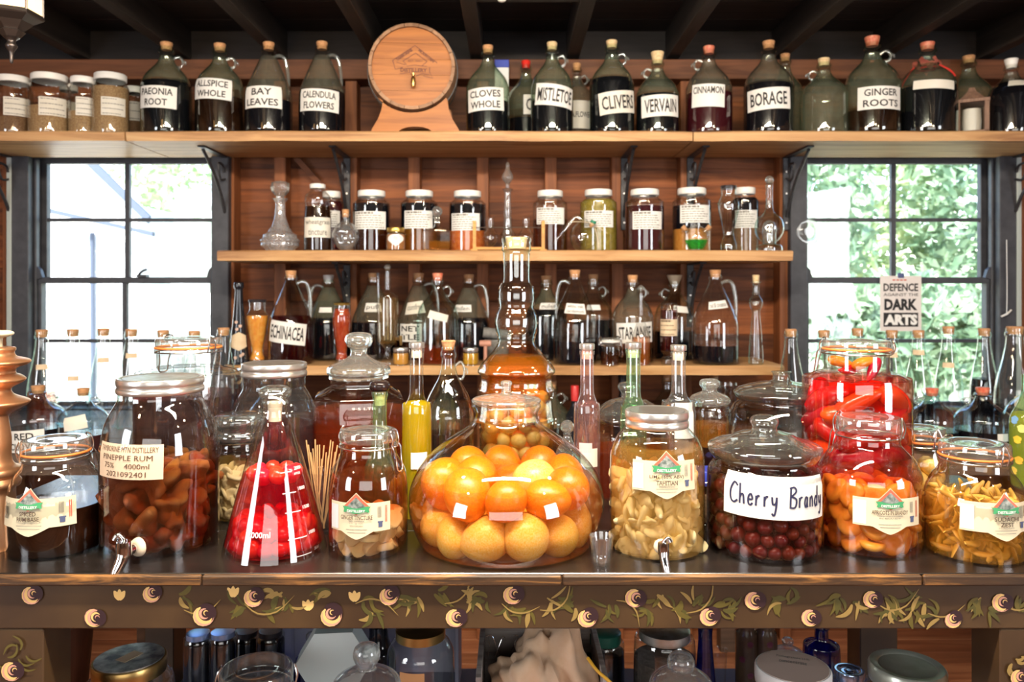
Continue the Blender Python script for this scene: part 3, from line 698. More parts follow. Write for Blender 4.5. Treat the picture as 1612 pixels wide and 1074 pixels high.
def jug(cx, R, top, Y, bz, label, cone=False, handle=1, glass=G_DUSTY, liq=None, lab=None, corkm=CORK, corkw=1.0, corkh=9, group='corked glass jugs', name='glass_jug', cork=True, hang=0.0):
    yb = PY(bz, Y); yt = top+corkh-2; H = yb-yt
    p = Pot(name, label, 'jug', cx, Y, bz, tp(T_CONE if cone else T_RING, R, yt, yb), glass, group, 28)
    if cork: p.cork(top, yt+5, .2*R, .25*R*corkw, corkm)
    h = H*p.m; r = R*p.m; s = 1
    if handle:
        if cone: P = [(.24*r, .9*h), (.5*r, .925*h), (.72*r, .9*h), (.84*r, .8*h), (.9*r, .66*h), (.9*r, .5*h)]; rr = [.075*r, .08*r, .085*r, .085*r, .075*r, .06*r]
        else: P = [(.26*r, .87*h), (.46*r, .9*h), (.6*r, .87*h), (.62*r, .82*h), (.52*r, .785*h), (.4*r, .795*h)]; rr = [.05*r]*5+[.04*r]
        g = tube([(handle*a, 0, b) for a, b in P], rr, 8)
        if not cone: g = join(g, tube([(handle*.58*r, 0, .86*h), (handle*.72*r, 0, .85*h), (handle*.74*r, 0, .82*h)], [.05*r, .04*r, .03*r], 6))
        p.part('handle', xf(g, RZ(hang)), HANDG)
    if glass in (G_DUSTY, G_GREEN):   # dried film on the inside above the liquor
        z0 = p.lz(liq[0])+.001 if liq else .006
        p.lt('dry_film', [(r_-.001, z_) for r_, z_ in p.prof if z_ > z0 and z_ < .9*h and r_ > .003], FILM)
    if liq: p.fill(liq[0], liq[1])
    if lab:
        (p.scribble if lab[4] is None else p.label)(*lab[:4], *( [3] if lab[4] is None else [lab[4]]), **(lab[5] if len(lab) > 5 else {}))
    return p
T_WJAR = [(0, 0), (.84, 0), (.97, .02), (1, .07), (1, .74), (.97, .8), (.84, .845), (.72, .87), (.7, .9), (.7, .97)]
def lidjar(cx, R, top, Y, bz, label, liq=None, lab=None, glass=G_CLEAR, lidm=None, lower=None, group='white-lidded jars', lidr=.74, lidh=.1, t=None, cat='jar', name='lidded_jar', n=5):
    yb = PY(bz, Y); H = yb-top
    p = Pot(name, label, cat, cx, Y, bz, tp(t or T_WJAR, R, top+1, yb), glass, group, 28)
    yl = top+H*lidh
    p.lt('lid', p.pp((R*lidr*.96, yl), (R*lidr, yl-1), (R*lidr, top+1.2), (R*lidr*.96, top), (0, top)), lidm or CAPW, seg=28, angle=40)
    if liq: p.fill(liq[0], liq[1])
    if lower: p.fill(lower[0], lower[1], .0004, 'sediment')
    if lab: (p.label if len(lab) > 4 else p.scribble)(*lab[:4], *(lab[4:5] if len(lab) > 4 else [n]), **(lab[5] if len(lab) > 5 else ({} if len(lab) > 4 else {'head': True, 'seed': cx})))
    return p
T_BOT = [(0, 0), (.86, 0), (.97, .015), (1, .04), (1, .36), (.93, .48), (.76, .61), (.58, .74), (.47, .85), (.43, .925, 1), (.5, .93, 1), (.5, .962, 1), (.45, .967, 1), (.45, 1)]
def winbottle(cx, top, label, liq=None, Y=2.78, R=21, tagm=None, cork=True, glass=G_AQUA):
    yb = PY(BEN, Y); p = Pot('clear_bottle', label, 'bottle', cx, Y, BEN, tp(T_BOT, R, top+3, yb), glass, 'corked bottles on the window benches', 24)
    if cork: p.cork(top, top+12, .36*R, .42*R, CORK)
    if liq: p.fill(*liq)
    if tagm:
        a0, zc, w, h = p.place(cx-8, cx+8, tagm, tagm+8); p.part('label', wrap(rect2d(-w/2, w/2, -h/2, h/2, 6), p.Rf, a0, zc, .001), PAPERT)
    return p

def emblem(p, x0, x1, y0, y1, apex, bot, xd, title, sub=(), tint=None, bar='barcode'):
    """cream drinks label: pointed foot, red diamond with a dark scene, green ribbon, small print"""
    a0, zc, w, h = p.place(x0, x1, y0, y1); Yn = p.Y-p.Rf(zc)*.8; k = Yn/F
    ud = (xd-(x0+x1)/2)*w/(x1-x0); foot = (bot-y1)*k; ap = (y0-apex)*k; D = h*.46
    W = lambda g, o: wrap(g, p.Rf, a0, zc, o)
    lo = lambda u: -h/2-foot*max(0, 1-(abs(u-ud)/(w*.24))**1.25) if abs(u-ud) < w*.24 else -h/2
    L = p.part('label', W(strip2d(-w/2, w/2, lambda u: h/2, lo, 26), .0009), tint or CREAM)
    cz_ = h/2+ap-D
    dia = lambda d, dz=0: strip2d(ud-d, ud+d, lambda u: cz_+dz+(d-abs(u-ud))*1.0, lambda u: cz_+dz-(d-abs(u-ud))*.62, 12)
    p.part('emblem_backing', W(dia(D*1.06), .0013), CREAM, L, False)
    p.part('emblem_border', W(dia(D), .0017), INKR, L, False); p.part('emblem_scene', W(dia(D*.74), .0021), INKSCENE, L, False)
    bz_ = cz_-D*.24; rb = lambda o_: (lambda u: bz_+o_-.18*D*math.cos((u-ud)/D*2.6)*.6)
    p.part('ribbon', W(join2(strip2d(ud-D*.9, ud+D*.9, rb(D*.24), rb(-D*.16), 14), ([(ud-D*1.08, bz_+D*.3), (ud-D*.8, bz_+D*.22), (ud-D*.8, bz_-D*.2), (ud-D*1.0, bz_-D*.16), (ud-D*.93, bz_+D*.06)], [(0, 4, 3, 2, 1)]), ([(ud+D*1.08, bz_+D*.3), (ud+D*.8, bz_+D*.22), (ud+D*.8, bz_-D*.2), (ud+D*1.0, bz_-D*.16), (ud+D*.93, bz_+D*.06)], [(0, 1, 2, 3, 4)])), .0025), INKG, L, False)
    p.part('ribbon_lettering', W(text2d('DISTILLERY', D*1.35, D*.2, ud, bz_-D*.06, .02), .0029), WHITEPRINT, L, False)
    gs = []; v = cz_-D*.8; n = len(title)
    for t, fw in title: gs.append(W(text2d(t, w*fw, h*.15, ud, v, .012), .0031)); v -= h*.185
    p.part('lettering', join(*gs), INKB, L, False)
    fine = [W(text2d(t, w*fw, h*.05, ud, v+h*.06-i*h*.085, 0), .0014) for i, (t, fw) in enumerate(sub)]
    for i in range(2): fine.append(W(rect2d(ud-w*.16+i*w*.02, ud+w*.16-i*w*.02, -h*.42-i*h*.1-.0004, -h*.42-i*h*.1+.0004, 5), .0014))
    xs = w*.3
    for i in range(5): fine.append(W(rect2d(xs+i*w*.012, xs+i*w*.012+w*.005, -h*.02, h*.36, 1), .0014))
    tag(p.part('small_print', join(*fine), INKGR, L, False), kind='stuff')
    p.part('red_print', join(*[W(rect2d(w*.415+i*w*.02, w*.415+i*w*.02+w*.01, -h*.2, h*.38, 1), .0014) for i in range(2)]), INKR, L, False)
    p.part('cup_mark', join(W(rect2d(w*.31, w*.37, -h*.36, -h*.2, 2), .0014), W(rect2d(w*.3, w*.38, -h*.2, -h*.15, 2), .0014)), pm('ink_navy', (.08, .1, .2), .6), L, False)
    if bar == 'barcode': p.part('barcode', join(*[W(rect2d(-w*.45+i*w*.0085, -w*.45+i*w*.0085+w*(.005 if i % 3 else .0025), -h*.22, h*.2, 1), .0014) for i in range(12)]), INK, L, False)
    else: p.part('blank_panel', W(rect2d(-w*.49, -w*.32, -h*.44, h*.4, 3), .0014), pm('print_lilac', (.74, .71, .73), .6), L, False)
def join2(*gs):
    V, Fc = [], []
    for v, f in gs: n = len(V); V += list(v); Fc += [tuple(i+n for i in q) for q in f]
    return V, Fc

def clip_lid(p, R, ytop, ylip, side=1, ring=True, rubber=RUBBER, ang=.5, swing=1.0):
    """glass clip lid: disc with a rim, rubber ring, wire bail and lever"""
    H = ylip-ytop
    lid = p.lt('lid', p.pp((R*.96, ylip-1, 1), (R*1.0, ylip-2), (R*1.0, ytop+H*.35), (R*.97, ytop+1), (R*.86, ytop), (R*.62, ytop+1.5), (R*.55, ytop+2.6), (R*.3, ytop+2.6), (0, ytop+2.2)), LIDG, n=3)
    z = p.lz(ylip+.5); m = p.m
    if ring: p.part('rubber_ring', tube(circle(R*.985*m, z, 28), 2.1*m, 8, True, 1), rubber)
    zn = p.lz(ylip+7); w = 1.15*m; r1 = R*1.04*m
    g = [tube(circle(R*1.0*m, zn, 28), w, 6, True, 1)]
    M = RZ(ang if side > 0 else -ang)
    zt = p.lz(ytop-1); s = side
    g.append(xf(tube([(s*r1*1.0, -9*m, zn), (s*r1*1.04, -9*m, (zt+zn)/2), (s*r1*.95, -8*m, zt), (s*r1*.95, 8*m, zt), (s*r1*1.04, 9*m, (zt+zn)/2), (s*r1, 9*m, zn)], w, 6), M))
    zb = p.lz(ylip+7+34*swing); o = 1.16
    g.append(xf(tube([(s*r1*1.03, -11*m, zn+5*m), (s*r1*1.1, -11*m, zn-2*m), (s*r1*o, -8*m, (zn+zb)/2), (s*r1*(o+.05), -7*m, zb), (s*r1*(o+.05), 7*m, zb), (s*r1*o, 8*m, (zn+zb)/2), (s*r1*1.1, 11*m, zn-2*m), (s*r1*1.03, 11*m, zn+5*m)], w, 6), M))
    g.append(xf(tube([(-s*r1*1.0, -6*m, zn), (-s*r1*1.07, -6*m, (zt+zn)/2), (-s*r1*1.0, 0, zt+1*m), (-s*r1*1.07, 6*m, (zt+zn)/2), (-s*r1*1.0, 6*m, zn)], w, 6), M))
    p.part('wire_clip', join(*g), WIRE); return lid
T_CLIP = [(0, 0), (.78, 0), (.93, .015), (1, .07), (1, .62), (.975, .72), (.88, .815), (.75, .875), (.7, .905), (.69, .93, 1), (.735, .935, 1), (.735, .985), (.7, 1)]
def band(p, r, y0, y1, mat, parent=None, name='lid', top=None, disc=None):
    """screw band with two rolled beads and a flat disc"""
    h = y1-y0; o = p.lt(name, p.pp((r*.97, y1), (r, y1-h*.08), (r, y1-h*.3), (r*.975, y1-h*.38), (r*.975, y1-h*.5), (r*1.0, y1-h*.58), (r*1.0, y0+h*.12), (r*.985, y0+h*.02), (r*.95, y0), (r*.9, y0+h*.06), (r*.88, y0+h*.1), (0, y0+h*.1)), mat, n=2, angle=35)
    if disc: p.lt('lid_disc', p.pp((r*.86, y0+h*.09), (r*.86, y0+h*.03), (0, y0+h*.03)), disc, o)
    return o
def spigot(p, px, py, flip=1, scale=1.0, turn=0.0):
    """tap on the front of a jar: collar, barrel, lever, downturned spout"""
    z = p.lz(py)+.004; R = p.Rf(z); a = p.ang(px, z); e = empty('tap', (R*math.sin(a), -R*math.cos(a), z), a+turn); e.parent = p.e; s = .001*scale
    Q = lambda n_, g, m_: ob(n_, xf(g, Matrix.Diagonal((s, s, s, 1))), m_, e)
    Q('washer', xf(lathe(dense([(0, 0), (12, 0), (13, 3), (11, 7), (7, 9), (0, 9)]), 20), RX(R90)), pm('washer_cream', (.8, .66, .5), .4))
    Q('barrel', join(xf(lathe(dense([(0, 6), (6, 6), (6.5, 12), (7, 20), (9, 22), (9, 30), (0, 30)], 2), 16), RX(R90)), xf(lathe(dense([(0, -6), (9, -6), (10, -2), (10, 13), (8.5, 15), (0, 15)], 2), 18), T(0, -26, 0))), CHROME)
    Q('spout', tube([(0, -27, 0), (0, -30, -10), (-1.5*flip, -36, -22), (-3*flip, -40, -34)], [9, 8.4, 7.2, 6.6], 14), CHROME)
    Q('lever', tube([(0, -26, 14), (-3*flip, -27, 20), (-8*flip, -29, 23), (-11*flip, -30, 17)], [4, 3.4, 3.6, 5], 10), CHROME)

# ---------------------------------------------------------------- packing loose contents
def pack(n, rad, Rf, z0, z1, seed, out=.6, it=140, settle=1.0, spread=None):
    r = np.random.default_rng(seed); rr = rad*r.uniform(.88, 1.12, n); P = np.zeros((n, 3))
    for i in range(n):
        z = r.uniform(z0+rad, z1-rad*.5); a = r.uniform(0, 2*math.pi); q = max(Rf(z)-rad, .002)*math.sqrt(r.uniform(.15, 1)); P[i] = (q*math.cos(a), q*math.sin(a), z)
    for k in range(it):
        P[:, 2] -= .0012*settle*(rad/.02)*(1-k/it)
        h = np.linalg.norm(P[:, :2], axis=1)+1e-9; P[:, :2] += P[:, :2]/h[:, None]*out*.001*(rad/.02)
        d = P[:, None]-P[None]; L = np.linalg.norm(d, axis=2)+np.eye(n)*9; ov = np.clip((rr[:, None]+rr[None])*.97-L, 0, None)
        P += (d/L[:, :, None]*ov[:, :, None]*.35).sum(1)
        P[:, 2] = np.clip(P[:, 2], z0+rr*.9, z1-rr*.4); h = np.linalg.norm(P[:, :2], axis=1)+1e-9
        mx = np.array([max(min(Rf(z), Rf(z-q*.6), Rf(z+q*.6))-q-.0035, .001) for z, q in zip(P[:, 2], rr)]); f = np.minimum(1, mx/h); P[:, :2] *= f[:, None]
    return P, rr
def contents(p, name, meshes, P, rr, label, cat, group, seed=0, orient='random', squash=1.0):
    """loose pieces: every one its own object"""
    r = random.Random(seed); M = T(*p.e.location) @ RZ(p.e.rotation_euler.z)
    for i, (q, s) in enumerate(zip(P, rr)):
        o = bpy.data.objects.new(name, meshes[i % len(meshes)]); COL.objects.link(o); o.location = M @ Vector(q)
        if orient == 'random': o.rotation_euler = (r.uniform(0, 6.3), r.uniform(0, 6.3), r.uniform(0, 6.3))
        else:   # flat side turned to the glass
            a = math.atan2(q[1], q[0])+p.e.rotation_euler.z; o.rotation_euler = (r.uniform(-.5, .5)+(R90 if r.random() < orient else r.uniform(0, 1.2)), r.uniform(-.4, .4), a+R90+r.uniform(-.4, .4))
        o.scale = (s, s, s*squash); tag(o, label, cat, group)
def mesh_of(geo, name, mat, angle=80): m = to_mesh(geo, name, True, angle); m.materials.append(mat); return m
def lump(seed, amp=.18, sx=1, sy=1, sz=1, sub=2):
    r = random.Random(seed); w = [(Vector((r.uniform(-2.4, 2.4), r.uniform(-2.4, 2.4), r.uniform(-2.4, 2.4))), r.uniform(0, 6)) for _ in range(4)]
    def fn(c):
        k = 1+amp*sum(math.sin(c.dot(a)*1.6+b) for a, b in w)/2; return (c.x*k*sx, c.y*k*sy, c.z*k*sz)
    return ico(sub, fn)
# ---------------------------------------------------------------- top shelf
YF, YB = 3.0, 3.175
SP = pm('dried_herb', (.3, .17, .08), .9, col2=(.5, .34, .18), scale=220, bump=.6); SP2 = pm('dried_herb_dark', (.16, .08, .04), .9, col2=(.28, .16, .08), scale=220, bump=.6)
for cx, R, top, ly, m, lb, yy, txt in ((21, 27, 122, 188, SP2, 'squat white-lidded spice jar at the photo\'s left end of the top shelf', YF, None), (78, 30, 119, 171, SP, 'widest white-lidded jar of pale dried herb on the top shelf', YF, None), (131, 21, 123, 178, SP, 'narrow white-lidded jar of brown spice with a printed strip label', YF, None),
                                       (174, 27, 118, 140, SP, 'white-lidded jar of dried bark next to the row of jugs', YF, None), (211, 17, 138, 180, SP2, 'small white-capped jar peeping out behind the bark jar', YB, None), (108, 15, 134, 180, SP2, 'small white-lidded jar half hidden behind two spice jars', YB, None)):
    p = lidjar(cx, R, top, yy, TOP, lb, (ly, m), None, G_DUSTY, lidr=.88, lidh=.11, group='spice jars on the top shelf', t=[(0, 0), (.8, 0), (.95, .02), (1, .08), (1, .72), (.96, .8), (.86, .86), (.82, .9), (.82, .97)])
    if yy == YF: p.scribble(cx-R*.5, cx+R*.78, 153, 182, 4, PAPER, seed=cx)
    else: p.scribble(cx-R*.6, cx+R*.8, 160, 190, 3, PAPER, seed=cx)
jug(262, 38, 67, YF, TOP, 'corked jug of black liquid labelled PAEONIA ROOT', False, 1, G_GREEN, (133, L_BLACK), (224.5, 277, 136, 171, ['PAEONIA', ('ROOT', .56)], dict(rot=-.03)))
jug(346, 37, 69, YF, TOP, 'corked jug of brown liquid labelled ALLSPICE WHOLE', False, 1, G_GREEN, (157, L_DKBR), (309.5, 364, 124, 157, ['ALLSPICE', ('WHOLE', .7)], dict(rot=-.05)))
jug(423, 36.5, 67, YF, TOP, 'handled jug of black liquid labelled BAY LEAVES', True, 1, G_DUSTY, (162, L_BLACK), (388, 443, 136, 171, [('BAY', .5), 'LEAVES'], dict(rot=0)), hang=.4)
jug(507, 36, 66, YF, TOP, 'handled jug of black liquid labelled CALENDULA FLOWERS', True, 1, G_DUSTY, (147, L_BLACK), (474, 533, 141, 176, ['CALENDULA', ('FLOWERS', .72)], dict(rot=-.04)), hang=.4)
jug(768, 34, 72, YF, TOP, 'corked jug of black liquid beside the barrel labelled CLOVES WHOLE', False, 0, G_GREEN, (163, L_BLACK), (737, 793, 139, 175, [('CLOVES', .8), ('WHOLE', .76)], dict(rot=.04)))
p = jug(828, 30, 96, YB, TOP, 'dusty jug with a red cap half hidden between CLOVES and MISTLETOE jugs', False, 0, G_GREEN, (190, L_BLACK), None, CAPRED); p.label(824, 850, 150, 181, [('CH', .7)])
jug(869, 33.5, 67, YF, TOP, 'wax-dripped jug of black liquid labelled MISTLETOE', False, 1, G_GREEN, (162, L_BLACK), (843, 901, 134, 168, [('MISTLETOE', .86)], dict(rot=-.12)), CORKL)
p = jug(908, 26, 100, YB, TOP, 'slim corked jug with a tall cream label behind the CLIVERS jug', False, 1, G_DUSTY, None, None); p.label(898, 931, 159, 203, ['', ('A.FLOWER', .9), ''], PAPER)
jug(963, 35.5, 64, YF, TOP, 'corked jug of dark liquid with a tilted label reading CLIVERS', False, 1, G_GREEN, (128, L_BLACK), (943, 998, 144, 179, [('CLIVERS', .84)], dict(rot=.11, mat=PAPER)), CORKL)
jug(1035, 33.5, 82, YF, TOP, 'squat green-necked jug with a thick cork labelled VERVAIN', False, -1, G_GREEN, (153, L_BLACK), (1010, 1067, 150, 184, [('VERVAIN', .8)], dict(rot=.03)), CORKL, 1.25, 16)
jug(1116, 36, 73, YF, TOP, 'corked jug of dark red liquid labelled CINNAMON', False, -1, G_DUSTY, (150, L_DKRED), (1090, 1140, 133, 169, [('CINNAMON', .9), ''], dict(rot=-.04)), WAXRED)
jug(1210, 38.5, 65, YF, TOP, 'tall corked jug of black liquid labelled BORAGE', False, 0, G_DUSTY, (137, L_BLACK), (1178, 1242, 139, 173, [('BORAGE', .8)], dict(rot=.04)))
jug(1236, 30, 85, YB, TOP, 'dusty corked jug half hidden behind the BORAGE jug', False, 0, G_GREEN)
jug(1297, 36, 92, YF, TOP, 'empty greenish corked jug between BORAGE and GINGER ROOTS', False, -1, G_GREEN, None, None, CORKL)
jug(1373, 42, 58, YF, TOP, 'largest green jug with a little brown liquid labelled GINGER ROOTS', False, 1, G_GREEN, (178, L_DKBR), (1352, 1413, 137, 173, [('GINGER', .72), ('ROOTS', .76)], dict(rot=-.01)), WAXRED, 1.1, 12)
p = jug(1460, 43, 67, YF, TOP, 'green jug of black liquid with red ribbon and dried flowers round its neck', False, 0, G_GREEN, (141, L_BLACK), None, WAXRED); p.label(1440, 1497, 127, 141, (), PAPER, -.05)
RIB = pm('ribbon_red', (.62, .03, .02), .6); DRY = pm('dried_flower', (.22, .04, .03), .8, col2=(.35, .1, .06), scale=90)
for k in range(15):
    a = k*.42; r = 13*p.m; p.part('dried_flower', xf(lump(k, .5, .011, .007, .014, 1), T(r*math.cos(a)*1.25, r*math.sin(a)*1.25, p.lz(103+5*math.sin(k*2.3)))), DRY)
m = p.m
p.part('ribbon', join(tube([(-18*m, -14*m, p.lz(108)), (-27*m, -12*m, p.lz(118)), (-38*m, -10*m, p.lz(138))], .0035, 6), tube([(16*m, -16*m, p.lz(108)), (30*m, -14*m, p.lz(117)), (38*m, -8*m, p.lz(126))], .0035, 6), tube(circle(13*m, p.lz(108), 16), .004, 6, True, 1)), RIB)
jug(1525, 37, 88, YB, TOP, 'green corked jug standing behind the little candle lantern', False, 0, G_GREEN)
jug(1592, 35, 93, YF, TOP, 'white-capped jug of black liquid at the photo\'s right end of the top shelf', False, 0, G_DUSTY, (132, L_BLACK), (1588, 1618, 127, 137, (), dict(mat=PAPER)), CAPW, 1.15, 12)
# candle lantern
le = empty('candle_lantern', (X(1531, 2.97), 2.975, TOP), -.5, 'small wooden lantern with a white candle in front of a green jug', 'lantern')
LW = wood('lantern_wood', (.13, .07, .05), (.26, .15, .1), .6, 3, 2, .1); s = .047
for a in (-1, 1):
    for b in (-1, 1): ob('post', box(a*s-.008, a*s+.008, b*s-.008, b*s+.008, 0, .115, .001), LW, le, False)
ob('base', box(-s-.008, s+.008, -s-.008, s+.008, 0, .008, .001), LW, le, False); ob('roof', join(box(-s-.01, s+.01, -s-.01, s+.01, .113, .125, .001), xf(lathe([(s*1.3, 0), (.02, .035), (.012, .05), (0, .05)], 4, None, math.pi/4), T(0, 0, .125))), LW, le, False)
for a in range(4): ob('pane', xf(box(-s+.008, s-.008, -.001, .001, .01, .112), RZ(a*R90) @ T(0, -s, 0)), G_PANE, le, False)
ob('candle', lathe(dense([(0, .008), (.03, .008), (.03, .088), (.027, .09), (0, .087)], 2), 20), pm('candle_wax', (.8, .76, .68), .5), le)

# ---------------------------------------------------------------- barrel on its cradle
BW = wood('barrel_oak', (.27, .085, .016), (.46, .165, .036), .45, 1.2, 0, .08); BS = wood('barrel_stave', (.19, .1, .055), (.36, .19, .1), .55, 1.5, 1, .35, c3=(.42, .27, .17)); BRN = pm('burnt_mark', (.16, .055, .03), .7)
by0 = 2.925; bx, bz = X(648, by0), Z(104, by0)
ba = empty('oak_barrel', (bx, by0, bz), math.radians(4), 'small oak barrel with a burnt distillery mark lying on a wooden cradle', 'barrel')
NS = 18; RL = 68*by0/F; LEN = .25
prof = [(0.0, RL), (.3, RL*1.055), (.55, RL*1.07), (.8, RL*1.04), (1, RL*.97)]; prof = [(t*LEN, r) for t, r in catmull(prof, 3)]
for k in range(NS):
    a0, a1 = 2*math.pi*k/NS+.006, 2*math.pi*(k+1)/NS-.006; V, Fc = [], []; n = len(prof)
    for y_, r in prof:
        for rr in (r, r-.012):
            for q in (0, .5, 1): a = a0+(a1-a0)*q; V.append((rr*math.cos(a), y_, rr*math.sin(a)))
    for i in range(n-1):
        for j, l in ((0, 1), (1, 2)): Fc += [(i*6+j, i*6+l, i*6+6+l, i*6+6+j), (i*6+3+l, i*6+3+j, i*6+9+j, i*6+9+l)]
        Fc += [(i*6+3, i*6, i*6+6, i*6+9), (i*6+2, i*6+5, i*6+11, i*6+8)]
    Fc += [(0, 3, 4, 1), (1, 4, 5, 2)]; e0 = (n-1)*6; Fc += [(e0, e0+1, e0+4, e0+3), (e0+1, e0+2, e0+5, e0+4)]
    ob('stave', (V, Fc), BS, ba, True, 30)
for t in (.34, .78):
    r = float(np.interp(t*LEN, [q[0] for q in prof], [q[1] for q in prof])); ob('hoop', xf(lathe([(r-.001, -.011), (r+.0025, -.011), (r+.0025, .011), (r-.001, .011)], 40), T(0, t*LEN, 0) @ RX(-R90)), IRON, ba, True, 30)
hr = RL-.012; nb = 5
for k in range(nb):
    z0, z1 = -hr+2*hr*k/nb+.0004, -hr+2*hr*(k+1)/nb-.0004; L = []
    for q in range(9): zz = z0+(z1-z0)*q/8; L.append((math.sqrt(max(hr*hr-zz*zz, 0)), zz))
    ob('head_board', extrude(L+[(-a, b) for a, b in reversed(L)], .012, .02), BW, ba, False)
ob('head_board_back', lathe([(0, 0), (hr*.96, 0), (hr*.96, .008), (0, .008)], 30), BW, ba, rot=(-R90, 0, 0), loc=(0, LEN-.02, 0))
s = by0/F; mk = []
def bm_(P, w): mk.append(ccw(flat(ribbon2d([((a-648)*s, (104-b)*s) for a, b in P], w*s, 1), .0115)))
for P, w in (([(618, 94), (653, 70)], 1.2), ([(653, 70), (688, 97)], 1.2), ([(634, 95), (654, 82)], 1.2), ([(654, 82), (672, 95)], 1.2), ([(634, 95), (640, 101)], 1), ([(672, 95), (664, 102)], 1), ([(618, 94), (622, 108), (634, 105)], 1.4), ([(629, 115), (645, 113), (650, 119)], 1.2), ([(655, 118), (664, 114), (675, 116)], 1.2), ([(676, 104), (676, 112), (681, 121), (666, 118)], 1.3), ([(640, 103), (652, 101), (672, 103)], 1.0), ([(624, 97), (638, 101)], 1)): bm_(P, w)
mk.append(ccw(flat(text2d('DISTILLERY', 42*s, 6.5*s, (651-648)*s, (104-109)*s, .04), .0112))); mk.append(ccw(flat(text2d('EST. 2001', 22*s, 2.6*s, (653-648)*s, (104-94.5)*s, .02), .0112)))
for w_, cxm, cym, an in (('TAMBORINE', 636, 85, 34), ('MOUNTAIN', 671, 86, -38)):
    V, f_ = text2d(w_, 30*s, 5*s, 0, 0, .06); c, q = math.cos(math.radians(an)), math.sin(math.radians(an)); mk.append(ccw(flat(([(u*c-v*q, u*q+v*c) for u, v in V], f_), .0112, (cxm-648)*s, (104-cym)*s)))
ob('burnt_mark', join(*mk), BRN, ba, False)
ta = ob('tap', join(tube([(3*s, .012, -22*s), (3*s, -.02, -22*s)], .006, 12, n=1), xf(lathe(dense([(0, -.018), (.008, -.018), (.009, 0), (.008, .012), (.004, .016), (.006, .03), (0, .032)], 2), 14), T(3*s, -.018, -26*s))), BRASS, ba)
cx0 = X(653, 2.92)
cr = empty('barrel_cradle', (cx0, 2.93, TOP), 0, 'orange-brown wooden cradle under the oak barrel', 'stand')
hw = 70*2.92/F; zt = Z(157, 2.92)-TOP; bzc = bz-TOP; C = []
for k in range(13):
    a = math.radians(222+(318-222)*k/12); C.append((bx-cx0+RL*1.075*math.cos(a)*1.0, bzc+RL*1.075*math.sin(a)))
A = [(hw*.38*math.cos(math.radians(q)), .022*math.sin(math.radians(q))) for q in range(0, 181, 20)]
out = [(-hw, 0)]+A[::-1]+[(hw, 0), (hw*.98, .012), (hw*.84, .05), (hw*.76, .085), (hw*.73, zt)]+C[::-1]+[(-hw*.73, zt), (-hw*.76, .085), (-hw*.84, .05), (-hw*.98, .012)]
for y0 in (0, .19): ob('cradle_panel', extrude(out, y0, y0+.026), BW, cr, False)
for a in (-1, 1): ob('cradle_rail', box(a*hw*.8-.018, a*hw*.8+.018, .026, .19, .012, .03, .001), BW, cr, False)
bt = empty('blue_bottle_card', (X(790, 3.2), 3.2, TOP), 0, 'small blue and white carton behind the CLOVES jug', 'carton')
ob('carton_body', box(-.028, .028, -.02, .02, 0, Z(108, 3.2)-TOP, .002), pm('card_white', (.7, .72, .74), .5), bt, False); ob('carton_top', box(-.029, .029, -.021, .021, Z(108, 3.2)-TOP, Z(96, 3.2)-TOP, .002), pm('card_blue', (.02, .05, .4), .5), bt, False)

# ---------------------------------------------------------------- middle shelf
BUMPY = lambda a, r, z: 1+.075*math.sin(a*13+z*150)*math.sin(a*13-z*150) if r > .035 else 1
yb = PY(MID, YF)
p = Pot('cut_glass_decanter', 'cut-glass decanter with a chunky stopper at the end of the middle shelf', 'decanter', 441, YF, MID, [(0, yb), (20, yb, 1), (27, yb-8), (29, yb-16), (24, yb-26), (15, yb-36), (9, yb-54), (7.5, yb-72), (8, yb-78), (12, yb-83, 1), (8, yb-84)], G_HOB, seg=78, mod=BUMPY, n=10, angle=180)
p.lt('stopper', p.pp((0, 318), (5, 318), (6, 310), (13, 302), (14.5, 295), (13, 287.5), (9, 286), (0, 286)), solid_glass('glass_cut_solid', (.97, .98, 1), .02), seg=8, angle=20)
p = Pot('herb_bottle', 'tall clear bottle with a handwritten wheatgrass label and white cap', 'bottle', 500, YF-.02, MID, [(0, None), (18, None), (21, yb-3), (21, 350), (19.5, 326), (20, 322), (19.5, 310), (14, 303), (11, 300), (11, 291)], G_CLEAR)
p.fill(326, L_DKBR); p.cork(290, 297, 12, 12.3, CAPW, 'cap'); p.label(480, 520, 342, 374, [('wheatgrass', .84), ('tincture', .6)], PAPER, ink=INKGR, bold=.01)
